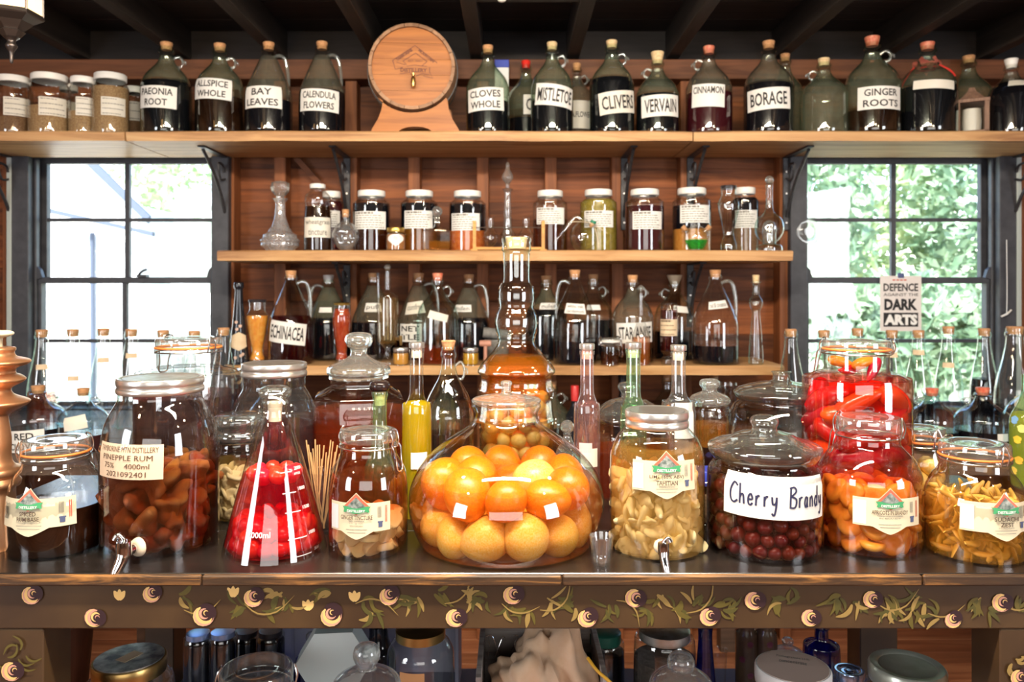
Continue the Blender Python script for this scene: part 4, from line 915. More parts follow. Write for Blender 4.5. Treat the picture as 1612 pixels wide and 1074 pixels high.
JAR = [(522, 19, 302, YB+.02, L_DKRED, 318, None, (505, 535, 332, 358), 'white-lidded jar half hidden behind the handwritten bottle'),
       (585, 29, 301, YF+.03, L_BLACK, 322, (362, L_BROWN), (559, 607, 333, 361), 'white-lidded jar of black over brown liquid behind the glass skull'),
       (660, 29, 301, YF+.03, L_BLACK, 322, (361, L_AMBER), (637, 681, 332, 360), 'white-lidded jar of black liquid over golden fruit behind the square decanter'),
       (736, 29, 301.5, YF+.03, L_BLACK, 323, (364, pm('red_sediment', (.42, .08, .015), .25, col2=(.55, .16, .03), scale=70)), (711, 755, 336, 363), 'white-lidded jar of black liquid over red sediment beside the flask rack'),
       (866, 27, 301, YF+.03, L_BROWN, 346, None, (845, 888, 327, 353), 'white-lidded jar half full of brown liquid at the end of the flask rack'),
       (942, 29, 299.5, YF+.03, pm('olive_herb_liquid', (.2, .15, .02), .2, col2=(.34, .27, .05), scale=110), 315, None, (920, 965, 332, 358), 'white-lidded jar of yellow-green herbs behind the glass retort'),
       (1015, 30, 299, YF, L_DKRED, 326, None, (996, 1041, 333, 361), 'white-lidded jar of dark plum liquid standing alone between two brackets'),
       (1089, 30, 297, YF+.05, L_BLACK, 325, (362, pm('orange_sediment', (.5, .19, .03), .3, col2=(.6, .27, .06), scale=70)), (1071, 1116, 323, 351), 'white-lidded jar of black over orange behind the small round pot'),
       (1173, 21, 296, YB+.02, L_BLACK, 312, (359, SP2), (1158, 1191, 331, 359), 'white-lidded jar half hidden behind the waisted clear bottle')]
for cx, R, top, yy, lm, ly, low, lab, lb in JAR:
    p = lidjar(cx, R, top, yy, MID, lb, None, lab, G_CLEAR, n=7)
    if low: p.fill(low[0], low[1], name='sediment'); p.fill(ly, lm, zlow=p.lz(low[0])+.0008)
    else: p.fill(ly, lm)
yb = PY(MID, 2.945)
# skull bottle
p = Pot('skull_bottle', 'clear glass bottle shaped like a skull with a cork', 'bottle', 544, 2.95, MID, [(5, 349), (5, 343), (6.5, 341), (6, 338)], None)
def skull(c):
    x, y_, z = c; r = 1-.28*max(0, -z-.1)*(1 if abs(x) > .2 else .8)
    for ex in (-.36, .36):
        d = (x-ex)**2+(z+.1)**2
        if y_ < 0: y_ += .55*math.exp(-d/.05)
    if y_ < 0: y_ += .2*math.exp(-((x)**2+(z+.42)**2)/.02)
    return (x*r, y_*1.08*r, max(z, -.93))
m = p.m; sg = xf(ico(4, skull), T(0, 0, 22.5*m) @ Matrix.Diagonal((21*m, 20*m, 24*m, 1))); p.part('glass_body', sg, G_SPARK)
p.lt('neck', p.pp((6, 352), (5.5, 346), (5.5, 341), (7, 340), (7, 337), (5, 336.5)), G_CLEAR, n=2); p.cork(330, 342, 4.5, 5.5)
p = lidjar(623, 15, 359, 2.95, MID, 'small honey jar with a gold lid and white hexagon label', (369, pm('honey_brown', (.36, .15, .05), .25)), None, G_CLEAR, GOLD, lidr=.92, lidh=.2, group='', name='honey_jar', t=[(0, 0), (.85, 0), (1, .06), (1, .62), (.95, .72), (.85, .78), (.85, .95)])
a0, zc, w, h = p.place(611, 635, 369, 388); p.part('label', wrap(strip2d(-w/2, w/2, lambda u: h/2-max(0, abs(u)-w*.3)*.9, lambda u: -h/2+abs(u)*.75, 8), p.Rf, a0, zc, .001), PAPERW)
p = Pot('square_decanter', 'small square glass decanter with a ball stopper and a little amber liquor', 'decanter', 688, 2.95, MID, [(0, None), (22, None, 1), (23.5, 390), (23.5, 364), (22, 361, 1), (8, 358), (5.5, 352), (5.5, 345), (7.5, 343.5), (7, 342)], G_CLEAR, seg=4, a0=math.pi/4+.22, angle=30)
p.fill(380, L_AMBER); m = p.m; p.part('stopper', xf(ico(3), T(0, 0, p.lz(333)) @ Matrix.Diagonal((8.5*m, 8.5*m, 8.5*m, 1))), S_GLASS); p.lt('stopper_stem', p.pp((0, 352), (4.5, 352), (4, 341), (3, 340), (0, 340)), S_GLASS, seg=12)
# flask rack
RK = wood('rack_pine', (.5, .22, .05), (.7, .36, .1), .5, 2, 0, .1); rx0, rx1 = X(747, 2.96), X(855, 2.96)
rk = empty('flask_rack', ((rx0+rx1)/2, 2.96, MID), 0, 'little orange wooden rack holding three round flasks', 'rack'); hw = (rx1-rx0)/2
ob('base_bar', box(-hw, hw, -.025, .025, .004, .014, .001), RK, rk, False)
for a in (-1, 1): ob('end_post', extrude([(a*hw-.006, .0), (a*hw+.006, 0), (a*hw+.006, .112), (a*hw-.006, .112)], -.012, .012), RK, rk, False); ob('foot', box(a*hw-.012, a*hw+.012, -.03, .03, 0, .006, .001), RK, rk, False)
ob('cross_rod', tube([(-hw-.012, 0, .088), (hw+.012, 0, .088)], .0016, 6, n=1), pm('rod_dark', (.1, .07, .05), .5), rk)
for cx, lb in ((772, 'round glass flask in the rack nearest the dark red jar'), (800, 'middle round glass flask in the rack with yellow drops'), (828, 'round glass flask in the rack nearest the brown jar')):
    p = Pot('round_flask', lb, 'flask', cx, 2.96, MID+.0145, [(0, None), (5, 386.5), (10, 382), (12.5, 374), (10, 366), (6.5, 361), (5.5, 356), (5.5, 344), (7, 342)], G_CLEAR, 'round flasks in the wooden rack', 20)
    if cx == 800: p.fill(383, L_YELLOW)
p = Pot('glass_spire', 'slender cut-glass perfume bottle with a pointed stopper behind the rack', 'bottle', 799, 3.12, MID, [(0, None), (13, None, 1), (12, 385), (8, 372), (6.5, 350), (6, 330), (5.5, 312), (6, 302), (9, 298, 1), (6, 297), (4, 296)], G_SPARK, seg=20)
p.lt('stopper', p.pp((0, 296), (3.5, 296), (3, 290), (8, 282), (8.5, 277), (6, 271), (3, 266), (3, 261), (1.5, 256), (0, 255)), solid_glass('glass_cut_solid'), seg=8, n=2, angle=25)
# retort
p = Pot('glass_retort', 'round glass retort with a long drooping spout and green stopper', 'flask', 918, 2.95, MID, [(0, None), (8, None), (17, 387), (21, 374), (18, 360), (10, 350), (5, 345), (2, 343), (0, 342.5)], G_CLEAR)
m = p.m; p.part('spout', tube([(-2*m, 0, p.lz(348)), (-8*m, 0, p.lz(342)), (-16*m, 0, p.lz(346)), (-30*m, -.01, p.lz(364)), (-46*m, -.02, p.lz(383))], [5*m, 4.5*m, 4*m, 3*m, 2*m], 10), G_CLEAR)
p.part('stopper', join(tube([(11*m, -.012, p.lz(358)), (15*m, -.014, p.lz(352))], [3*m, 3.6*m], 10, n=1)), CORK); p.part('stopper_cap', tube([(15*m, -.014, p.lz(352)), (17*m, -.015, p.lz(348))], [4.6*m, 4.6*m], 10, n=1), pm('cap_green', (.02, .22, .12), .4))
p.part('twine', join(tube([(-18*m, -.03, p.lz(350)), (10*m, -.05, p.lz(353)), (37*m, -.02, p.lz(368))], .0012, 5), tube([(18*m, -.04, p.lz(360)), (22*m, -.05, p.lz(376)), (24*m, -.05, p.lz(392))], .0012, 5)), PAPERT)
# little round pot with green liquid
p = Pot('round_glass_pot', 'tiny round glass pot with two corks and bright green liquid', 'pot', 1096, 2.955, MID, [(0, None), (8, None), (15, 387), (19.5, 375), (16, 363), (7, 356), (3, 354), (0, 353.5)], G_CLEAR); p.fill(378, L_GREENF, .004, low=.008)
m = p.m
for a in (-1, 1): p.part('spout', tube([(a*12*m, 0, p.lz(366)), (a*17*m, 0, p.lz(361))], 4*m, 10, n=1), G_CLEAR); p.part('cork', tube([(a*16*m, 0, p.lz(362)), (a*21*m, 0, p.lz(356))], [3.4*m, 4*m], 10, n=1), CORK)
p.part('loop', tube([(4*m*math.cos(q*.785), 0, p.lz(351)+4*m*math.sin(q*.785)) for q in range(8)], 1.2*m, 6, True, 1), G_CLEAR)
p = Pot('waisted_bottle', 'clear waisted glass bottle with a dark lid on the middle shelf', 'bottle', 1147, 2.96, MID, [(0, None), (12, None, 1), (12.5, 385), (9, 374), (8, 366), (12, 348), (16, 330), (16, 318), (13, 311), (11.5, 306), (12, 298), (12.5, 296)], G_AQUA); p.cork(292.5, 298, 12, 12.6, CAPDK, 'lid')
p = Pot('ball_flask', 'clear ball-shaped flask with a long neck, knob top and inner glass figure', 'flask', 1211, 2.97, MID, [(0, None), (20, None, 1), (19, 387), (10, 383), (15, 378), (21, 368), (22.5, 357), (19, 345), (10, 337), (6, 330), (5, 318), (5, 292), (3, 289), (0, 288.5)], G_AQUA); m = p.m
p.part('knob', xf(ico(3), T(0, 0, p.lz(283.5)) @ Matrix.Diagonal((6.5*m, 6.5*m, 6.5*m, 1))), S_GLASS); p.lt('inner_figure', p.pp((0, 384), (9, 384), (10, 368), (11, 360), (7, 350), (0, 346)), G_SPARK, n=3)

# ---------------------------------------------------------------- lowest shelf
yb = PY(LOW, YF)
p = Pot('painted_bottle', 'tall black bottle painted with pale flowers and a tan hexagon label', 'bottle', 376, 2.96, LOW, [(0, None), (15, None), (15.5, 568), (13, 540), (9, 500), (6.5, 470), (6, 455), (7.5, 453), (7.5, 446), (5, 444.5), (0, 444.5)], G_BLACK)
a0, zc, w, h = p.place(365, 387, 523, 552); p.part('label', wrap(strip2d(-w/2, w/2, lambda u: h/2-abs(u)*.45, lambda u: -h/2+abs(u)*.45, 8), p.Rf, a0, zc, .001), PAPERT)
for k, (u, v) in enumerate(((-4, 507), (2, 513), (-3, 518), (3, 559), (-5, 562), (6, 557))):
    z_ = p.lz(v); a_ = u*p.m/p.Rf(z_); p.part('painted_flower', wrap(([(.006*math.cos(q)*(1+.25*math.sin(5*q)), .006*math.sin(q)) for q in np.linspace(0, 6.0, 12)], [tuple(range(12))]), p.Rf, a_, z_, .001), pm('paint_blush', (.6, .42, .34), .6), None, False)
p = Pot('tapered_glass', 'tall tapered glass jar of cloudy orange liquor with a dark lid', 'jar', 405, 2.97, LOW, [(0, None), (12, None, 1), (12, 565), (9, 556), (9, 548), (13, 528), (16.5, 505), (16.5, 496), (13, 490), (12, 486), (12, 474)], G_CLEAR); p.cork(471.5, 476, 13, 13.6, CAPDK, 'lid'); p.fill(497, pm('cloudy_orange', (.75, .24, .02), .3, col2=(.85, .42, .08), scale=60), low=.016)
jug(458, 35, 426, 2.985, LOW, 'large handled jug of dark red liquid labelled ECHINACEA', True, 1, G_CLEAR, (497, L_WINE), (426, 481, 507, 541, [('ECHINACEA', .88)], dict(rot=-.13)), hang=.25)
p = jug(517, 33, 433, YB, LOW, 'green-glass jug of black liquid behind the red jar', True, -1, G_GREEN, (500, L_BLACK), (503, 522, 484, 492, ()), CAPW)
p = Pot('tapered_glass', 'tall tapered jar of deep red preserve with a gold lid', 'jar', 538, 2.96, LOW, [(0, None), (10, None, 1), (10, 566), (8, 556), (9, 548), (12, 530), (14.5, 508), (14, 496), (12, 488), (12, 479)], G_CLEAR); p.cork(476.5, 480.5, 12, 12.6, GOLD, 'lid'); p.fill(486, pm('red_preserve', (.3, .025, .008), .25, col2=(.42, .07, .02), scale=60), low=.018)
jug(588, 34, 430, YB, LOW, 'handled jug of black liquid half hidden behind the still bottle', True, 0, G_DUSTY, (507, L_BLACK), (575, 600, 477, 491, [('puff', .8)], dict(bold=.0)))
p = Pot('still_bottle', 'glass dispenser on a stem with a brass tap, tall knob neck and pale brandy', 'dispenser', 610, 2.955, LOW, [(0, None), (13, None, 1), (12, 568), (7, 563), (6, 548), (10, 543), (15, 538), (16.5, 530), (16.5, 472), (14, 465), (7, 460), (5, 456), (4.5, 428), (3, 426), (0, 425.5)], G_CLEAR)
p.fill(469, L_PALE, zlow=p.lz(541)); m = p.m; p.part('knob', xf(ico(2), T(0, 0, p.lz(421)) @ Matrix.Diagonal((5*m, 5*m, 5*m, 1))), S_GLASS)
p.part('tap', join(tube([(14*m, -.02, p.lz(533)), (22*m, -.035, p.lz(533))], 2.4*m, 8, n=1), tube([(20*m, -.033, p.lz(528)), (21*m, -.033, p.lz(543))], [3*m, 2*m], 8, n=1)), BRASS)
p.part('side_tube', tube([(-13*m, -.01, p.lz(530)), (-14.5*m, -.01, p.lz(434))], 2.4*m, 8, n=1), G_CLEAR); p.part('side_cork', tube([(-14.5*m, -.01, p.lz(440)), (-14.6*m, -.01, p.lz(430))], [2*m, 2.6*m], 8, n=1), CAPDK)
p = jug(659, 34, 430, YB, LOW, 'handled brown jug labelled NETTLE behind the green-rimmed jug', True, 1, G_DUSTY, (520, L_DKBR), None); p.label(630, 664, 510, 538, ['NET', 'TLE']); p.label(640, 668, 475, 494, [('comfrey', .8)], PAPER, .12, bold=0)
jug(689, 33, 430, 2.985, LOW, 'clear green-rimmed jug with a red cork and a blank tilted label', False, 1, G_AQUA, (546, L_REDBR), (674, 705, 492, 504, (), dict(rot=-.25, mat=PAPER)), WAXRED)
jug(738, 33, 432, YB-.02, LOW, 'handled jug of black liquid with a narrow strip label', True, 1, G_DUSTY, (500, L_BLACK), (716, 742, 480, 491, [('mullein', .8)], dict(bold=0)))
for cx, m_, lb in ((631, pm('honey_cloudy', (.62, .3, .05), .3), 'tiny jar of cloudy amber honey with a silver lid'), (741, pm('pickle_yellow', (.66, .36, .02), .3, col2=(.4, .2, .01), scale=120), 'tiny jar of yellow preserve with a silver lid')):
    lidjar(cx, 12.5, 548, 2.93, LOW, lb, (556, m_), None, G_CLEAR, STEEL, lidr=.95, lidh=.2, group='tiny preserve jars', name='preserve_jar', t=[(0, 0), (.9, 0), (1, .06), (1, .7), (.95, .76), (.9, .78), (.9, .95)])
mt = empty('bar_mallet', (X(764, 2.95), 2.955, LOW), 0, 'little pink-brown wooden mallet standing beside the yellow preserve', 'mallet'); m = 2.955/F; PW = wood('mallet_wood', (.36, .16, .11), (.52, .27, .2), .5, 3, 2, .1)
ob('handle', lathe([(0, 0), (4*m, 0), (3*m, 10*m), (3*m, 32*m), (0, 32*m)], 10), PW, mt); ob('head', xf(lathe(dense([(0, -9*m), (4.5*m, -9*m), (5*m, 0), (4.5*m, 9*m), (0, 9*m)], 2), 12), T(0, 0, 33*m) @ RY(R90)), PW, mt)
gd = empty('stone_grinder', (X(783, 3.07), 3.07, LOW), 0, 'grey stone hand grinder behind the tall fancy bottle', 'grinder'); m = 3.07/F; GS = pm('grey_stone', (.12, .115, .11), .7, col2=(.2, .2, .19), scale=50)
ob('roller', xf(lathe(dense([(0, -22*m), (7*m, -22*m), (8.5*m, -18*m), (8.5*m, 18*m), (7*m, 22*m), (0, 22*m)], 2), 16), T(0, 0, 43*m) @ RY(math.radians(97))), GS, gd); ob('bowl', lathe(dense([(0, 0), (14*m, 0), (17*m, 12*m), (20*m, 30*m), (21*m, 34*m), (18*m, 34*m), (10*m, 18*m), (0, 14*m)], 2), 20), GS, gd)
jug(860, 33, 434, YB, LOW, 'green jug of black liquid just behind the tall fancy bottle', False, 0, G_GREEN, (487, L_BLACK), (850, 877, 477, 487, [('mullein', .8)], dict(bold=0)))
jug(905, 34.5, 425, 2.985, LOW, 'clear jug with handle towards the fancy bottle and black dregs', True, -1, G_CLEAR, (536, L_BLACK), (890, 921, 478, 494, ['white oak', 'cardamom'], dict(bold=0, rot=-.06)), hang=-.3)
jug(934, 31, 432, YB, LOW, 'corked jug of black liquid with a looped ear behind the black-dregs jug', False, 1, G_AQUA, (503, L_BLACK), (924, 945, 480, 488, ()))
jug(996, 32.5, 433, 3.04, LOW, 'clear corked jug labelled STAR ANISE behind the orange flask', False, 1, G_DUSTY, (548, L_DKBR), (971, 1026, 508, 540, [('STAR ANISE', .86)], dict(rot=.04)))
p = Pot('spired_flask', 'small flask of orange liquor with a long thin neck and bead top', 'flask', 1009, 2.93, LOW, [(0, None), (14, None), (14.5, 570), (14.5, 536), (13, 526), (7, 508), (4, 495), (3.5, 462), (2.5, 459), (0, 458.5)], G_CLEAR); p.fill(531, L_ORANGE); m = p.m; p.part('knob', xf(ico(2), T(0, 0, p.lz(454)) @ Matrix.Diagonal((5*m, 5*m, 5*m, 1))), S_GLASS)
p = Pot('clip_jar', 'tiny clip-top jar of brown liquor on the lowest shelf', 'jar', 960, 2.93, LOW, [(0, None), (14, None), (14.5, 572), (14.5, 546), (13, 541), (14, 540), (14, 537)], G_CLEAR); p.fill(555, L_BROWN); clip_lid(p, 14.5, 532, 537, 1, True, CAPW, .3, .5)
jug(1062, 32, 433, YB, LOW, 'corked jug with a paper-wrapped cork and looped ear behind the dark red jar', False, -1, G_AQUA, (521, L_BLACK), (1060, 1082, 482, 492, (), dict(rot=-.1)), PAPERT, 1.5, 12)
p = Pot('apothecary_jar', 'slim footed jar of dark red liquor with a tan printed label', 'jar', 1053, 2.96, LOW, [(0, None), (12, None, 1), (12, 565), (8, 560), (12, 553), (13.5, 545), (13.5, 490), (12, 486), (13, 483)], G_CLEAR); p.fill(488, L_WINE, low=.03); p.cork(477, 486, 12, 13.5, G_CLEAR, 'lid'); p.scribble(1040, 1066, 503, 529, 4, PAPERT, ink=INKB, seed=3, head=True)
jug(1126, 36, 425, 2.99, LOW, 'largest clear jug with a big handle and black dregs at the shelf\'s end', True, 1, G_CLEAR, (543, L_BLACK), (1116, 1144, 474, 486, [('red & cinnamon', .85)], dict(bold=0, rot=.12)), hang=.2)
p = Pot('bulb_bottle', 'slender empty bottle with a bulb in its neck and a cork at the shelf\'s end', 'bottle', 1190, 2.965, LOW, [(0, None), (11, None, 1), (11.5, 566), (11, 555), (8.5, 520), (6, 492), (8, 486), (10.5, 477), (8, 469), (5, 464), (5, 448), (7, 446), (7, 443), (5, 442)], G_AQUA); p.cork(433, 446, 4.5, 5.5, CORKL)

# ---------------------------------------------------------------- under the lowest shelf
CAPS = pm('capsule_red', (.55, .03, .03), .35)
WB = [(0, 0), (.86, 0), (1, .03), (1, .58), (.9, .66), (.5, .74), (.38, .8), (.36, 1)]
for cx, top, R, mt_, cp, lb, yy in ((905, 607, 15, G_BLACK, CAPS, 'dark wine bottle with a red capsule under the shelves', 2.95), (980, 590, 15, G_BLACK, CAPDK, 'dark wine bottle with a black capsule under the shelves', 3.1)):
    b_ = PY(.78, yy); p = Pot('wine_bottle', lb, 'bottle', cx, yy, .78, tp(WB, R, top+2, b_), mt_); p.cork(top, top+24, 6, 6.6, cp, 'capsule')
for cx, R, top, gm, lb, yy in ((868, 34, 600, G_GREEN, 'green jug standing in the shade under the shelves behind the globe', 3.0), (1124, 28, 587, G_AQUA, 'small corked jug in the shade behind the knobbed jar', 3.1), (700, 28, 592, G_GREEN, 'green jug in the shade under the shelves behind the clear handled jug', 3.1), (420, 30, 592, G_AQUA, 'corked jug in the shade behind the silver-banded jar', 3.08), (1050, 28, 588, G_AQUA, 'corked jug in the shade behind the clear bottle', 3.1)):
    jug(cx, R, top, yy, .78, lb, False, 1, gm, (680, L_BLACK), None, group='jugs under the lowest shelf')
p = Pot('glass_cylinder', 'plain glass beaker under the shelves behind the large lidded jar', 'beaker', 1146, 2.92, .78, [(0, None), (12, None), (12.5, 730), (12.5, 612), (14, 606)], G_CLEAR)

# ---------------------------------------------------------------- window benches
for cx, top, liq, tg, lb in ((66, 519, (616, L_REDBR), 574, 'clear corked bottle nearest the window jamb with orange liquor in its foot'), (115, 518, None, 592, 'second clear corked bottle from the left window jamb'), (163, 517, None, 563, 'clear corked bottle with a tan neck strip left of the window bar'), (207, 518, None, 556, 'clear corked bottle standing against the left window bar'), (257, 520, None, None, 'clear corked bottle just behind the clip jar of dark rum'), (306, 521, None, None, 'clear corked bottle behind the lid of the large clip jar'), (352, 516, None, None, 'clear corked bottle at the shelf end of the left bench'),
                             (1245, 518, None, None, 'clear bottle beside the shelf end at the right window'), (1297, 520, None, None, 'clear bottle left of the chilli jar lid at the right window'), (1350, 517, None, None, 'clear bottle directly behind the chilli jar lid'), (1404, 520, None, 555, 'clear bottle with a tan strip just right of the chilli jar'), (1446, 520, (633, L_BLACK), 551, 'clear bottle with black liquid in its foot under the poster'), (1493, 514, (643, L_REDBR), 571, 'clear bottle with orange-red liquor in its foot at the right window'), (1549, 517, (596, L_BLACK), None, 'clear bottle half full of black liquid by the window jamb')):
    winbottle(cx, top, lb, liq, tagm=tg)
p = winbottle(1598, 514, 'wide-bodied bottle of black liquid with a hexagon tag at the photo\'s right edge', (640, L_BLACK), 2.62, 30); a0, zc, w, h = p.place(1597, 1622, 618, 646); p.part('hexagon_tag', wrap(strip2d(-w/2, w/2, lambda u: h/2-abs(u)*.5, lambda u: -h/2+abs(u)*.5, 8), p.Rf, a0, zc, .002), PAPERT)
jug(60, 41, 607, 2.42, BEN, 'blue-glass corked jug labelled RED CLOVER on the left bench', False, 1, G_BLUE, (672, L_BLACK), (21, 69, 677, 711, [('RED', .5), ('CLOVER', .84)], dict(rot=.06)), group='blue-glass jugs on the window benches')
jug(131, 37, 611, 2.4, BEN, 'blue-glass jug of plum liquid with a blank tag behind the spiced rum jar', False, 1, G_BLUE, (682, L_DKRED), (104, 136, 655, 676, (), dict(rot=.16, mat=PAPER)), group='blue-glass jugs on the window benches')
jug(1467, 39, 611, 2.42, BEN, 'blue-glass corked jug next to the chilli jar', False, -1, G_BLUE, (676, L_BLACK), None, WAXRED, group='blue-glass jugs on the window benches')
jug(1547, 41, 610, 2.4, BEN, 'blue-glass corked jug with a white sticker on the right bench', False, -1, G_BLUE, (676, L_BLACK), (1567, 1584, 682, 694, ()), WAXRED, group='blue-glass jugs on the window benches')
p = jug(1625, 40, 590, 2.3, BEN, 'aqua jug cut off by the photo\'s right edge', False, 0, G_AQUA, (700, L_BLACK), None, CORK, group='blue-glass jugs on the window benches')
p = Pot('flower_bottle', 'green bottle painted with yellow and blue flowers at the photo\'s right edge', 'bottle', 1618, 1.75, TAB, [(0, None), (20, None), (24, 752), (26, 700), (25, 660), (14, 635), (9, 615), (9, 590)], G_CLGREEN); p.fill(650, L_YELLOW)
for k, (x_, y_, c_) in enumerate(((1604, 690, (.8, .55, .05)), (1600, 660, (.2, .4, .7)), (1606, 722, (.8, .45, .05)), (1599, 740, (.85, .6, .1)), (1610, 672, (.75, .75, .2)))):
    z_ = p.lz(y_); p.part('painted_flower', wrap(([(.009*math.cos(q)*(1+.25*math.sin(5*q)), .009*math.sin(q)) for q in np.linspace(0, 6.0, 12)], [tuple(range(12))]), p.Rf, p.ang(x_, z_), z_, .001), pm('flower_paint_%d' % k, c_, .5), None, False)

# ---------------------------------------------------------------- poster and suncatcher on the right window
YP = 3.27; pw, ph = (1451-1386)/F*YP, (521-434)/F*YP
po = empty('paper_poster', (X(1418, YP), YP, Z(478, YP)), 0, 'small white lettered poster clipped to the right window\'s middle rail', 'poster')
ob('sheet', box(-pw/2, pw/2, 0, .0012, -ph/2, ph/2), pm('poster_paper', (.8, .76, .76), .7), po, False); ob('clip', box(-.012, .012, -.006, .006, ph/2-.008, ph/2+.012, .002), pm('clip_blue', (.06, .08, .22), .4), po, False)
H = lambda q: ph/2-(q-434)/F*YP
ob('lettering', join(*[ccw(flat(text2d(t, pw*f_, h_/F*YP, 0, H(q), b), -.0006)) for t, f_, h_, q, b in (('DEFENCE', .84, 12.5, 452, .03), ('DARK', .8, 18, 479, .05), ('AGAINST THE', .84, 4.5, 463.5, .01))]), INK, po, False)
ob('heading', join(*[ccw(flat(rect2d(pw*u, pw*(u+.07), H(441.5), H(439.5), 1), -.0006)) for u in (-.2, -.11, -.02, .07)]), INKR, po, False)
ob('panel', ccw(flat(rect2d(-pw*.42, pw*.42, H(514), H(492), 1), -.0005)), INK, po, False); ob('panel_lettering', ccw(flat(text2d('ARTS', pw*.8, 17/F*YP, 0, H(503), .06), -.0011)), WHITEPRINT, po, False)
sc_ = empty('suncatcher', (X(1273, 3.24), 3.24, Z(365, 3.24)), 0, 'round clear glass suncatcher hanging beside the right window', 'suncatcher'); m = 3.24/F
ob('glass_disc', xf(lathe(dense([(0, -.004), (12*m, -.004), (14*m, -.001), (19*m, -.002), (19.5*m, 0), (19*m, .002), (14*m, .001), (12*m, .004), (0, .004)], 2), 32), RX(R90)), S_GLASS, sc_); ob('cord', tube([(0, 0, 19*m), (.002, .004, 60*m)], .0007, 5, n=1), WIRE, sc_)
for side, px_, lb in ((1, 1585, 'white cord cleat tied to the right window frame'),):
    c_ = empty('cord_cleat', (X(px_, 3.22), 3.225, Z(494, 3.22)), 0, lb, 'cleat'); ob('cleat_bar', tube([(-.02, 0, -.012), (0, -.008, 0), (.02, 0, .014)], .004, 8), CAPW, c_); ob('cord', tube([(0, -.004, 0), (.004, 0, .1), (.002, 0, .3)], .0015, 5), CAPW, c_)
# lantern hanging at the top left
lx = empty('hanging_lantern', (X(18, 1.9), 1.9, Z(100, 1.9)), .2, 'lit metal and glass lantern hanging from the ceiling', 'lamp'); m = 1.9/F
PEW = pm('pewter', (.1, .085, .08), .34, .85)
ob('finial', lathe(dense([(0, 0), (2.5*m, 2*m), (3*m, 16*m), (6*m, 22*m), (9*m, 28*m), (6*m, 33*m), (7*m, 37*m), (12*m, 41*m)], 2), 12), PEW, lx)
ob('pan', lathe([(0, 40*m), (12*m, 41*m), (20*m, 50*m), (17*m, 52*m), (28*m, 62*m), (30*m, 64*m), (44*m, 72*m), (46*m, 74*m), (44*m, 80*m), (0, 80*m)], 6, None, .3), PEW, lx, True, 10)
LPANE = pm('lantern_pane', (.9, .75, .5), .4, emit=((1, .52, .18), 1.5)); GLOW = pm('lantern_glow', (.9, .7, .4), .4, emit=((1, .62, .25), 4.0))
for k in range(6):
    a = .3+k*math.pi/3; a1 = a+math.pi/3; P0, P1 = (43*m*math.cos(a), 43*m*math.sin(a)), (43*m*math.cos(a1), 43*m*math.sin(a1))
    ob('pane', ([(P0[0], P0[1], 80*m), (P1[0], P1[1], 80*m), (P1[0], P1[1], 160*m), (P0[0], P0[1], 160*m)], [(0, 1, 2, 3)]), LPANE, lx, False)
    ob('corner_bar', tube([(P0[0], P0[1], 78*m), (P0[0], P0[1], 164*m)], 2*m, 6, n=1), PEW, lx)
ob('cover', lathe([(46*m, 160*m), (48*m, 164*m), (20*m, 190*m), (5*m, 200*m), (0, 200*m)], 6, None, .3), PEW, lx, True, 10); ob('bulb', xf(ico(2), T(0, 0, 115*m) @ Matrix.Diagonal((16*m, 16*m, 30*m, 1))), GLOW, lx); ob('hanging_rod', tube([(0, 0, 195*m), (0, 0, 2.52-lx.location.z)], .004, 8, n=1), PEW, lx)
# ---------------------------------------------------------------- table: back rows
YW = pm('fruit_yellow', (.86, .58, .12), .35, col2=(.9, .7, .32), scale=9, rnd=.25, sss=.0)
# large clip jar of dark rum behind the pineapple jar
Y1 = 1.62
p = Pot('clip_jar', 'large clip-top jar of dark red rum behind the pineapple jar', 'jar', 297, Y1, TAB, [(0, None), (66, None), (76, PY(TAB, Y1)-4), (80, PY(TAB, Y1)-20), (80, 602), (74, 586), (60, 580), (48, 577), (47, 572), (47, 556, 1), (50, 555), (50, 548), (47, 546)], G_FOG, 'clip-top jars'); p.fill(619, L_WINE); clip_lid(p, 49, 531, 546, -1, ang=.9)
# silver-banded jar with red fruit liquor
Y2 = 1.6; b2 = PY(TAB, Y2)
p = Pot('screw_jar', 'silver-banded jar of red liquor with banana slices left of the octagonal jar', 'jar', 432, Y2, TAB, [(0, None), (56, None), (63, b2-8), (64, 660), (62, 640), (54, 622), (48, 612), (47, 604), (48, 592)], G_FOG); band(p, 50, 571, 592, STEEL, disc=TIN); p.fill(667, L_WINE)
SL = pm('fruit_slice', (.74, .42, .12), .5, col2=(.8, .55, .22), scale=60)
disc_m = mesh_of(lathe(dense([(0, -.3), (.85, -.28), (1, 0), (.85, .28), (0, .3)], 3), 14), 'fruit_slice', SL)
# octagonal jar with a knob lid
Y3 = 1.64; b3 = PY(TAB, Y3)
p = Pot('octagonal_jar', 'octagonal glass jar of amber liquor with a big glass knob lid', 'jar', 565, Y3, TAB, [(0, None), (66, None, 1), (72, b3-6), (73.5, b3-10, 1), (73.5, 628, 1), (70, 620), (52, 610), (47, 606), (47, 592)], G_CLEAR, seg=8, a0=math.pi/8, angle=30)
p.fill(642, L_REDBR); OL = p.lt('lid', p.pp((46, 596), (46, 590), (49, 588), (49, 580), (46, 576), (38, 572), (24, 566), (15, 560), (12.5, 555), (13.5, 549), (18, 545), (21.5, 537), (20, 528), (13, 524), (0, 523)), solid_glass('glass_lid_solid', (.97, .99, .93)), n=3)
p.part('etched_mark', ccw(flat(text2d('9\u00b75 LTR', 36*p.m, 4*p.m, .01, p.lz(634), 0), -73.5*p.m*math.cos(math.pi/8)-.001)), pm('etch', (.75, .73, .7), .7), None, False)
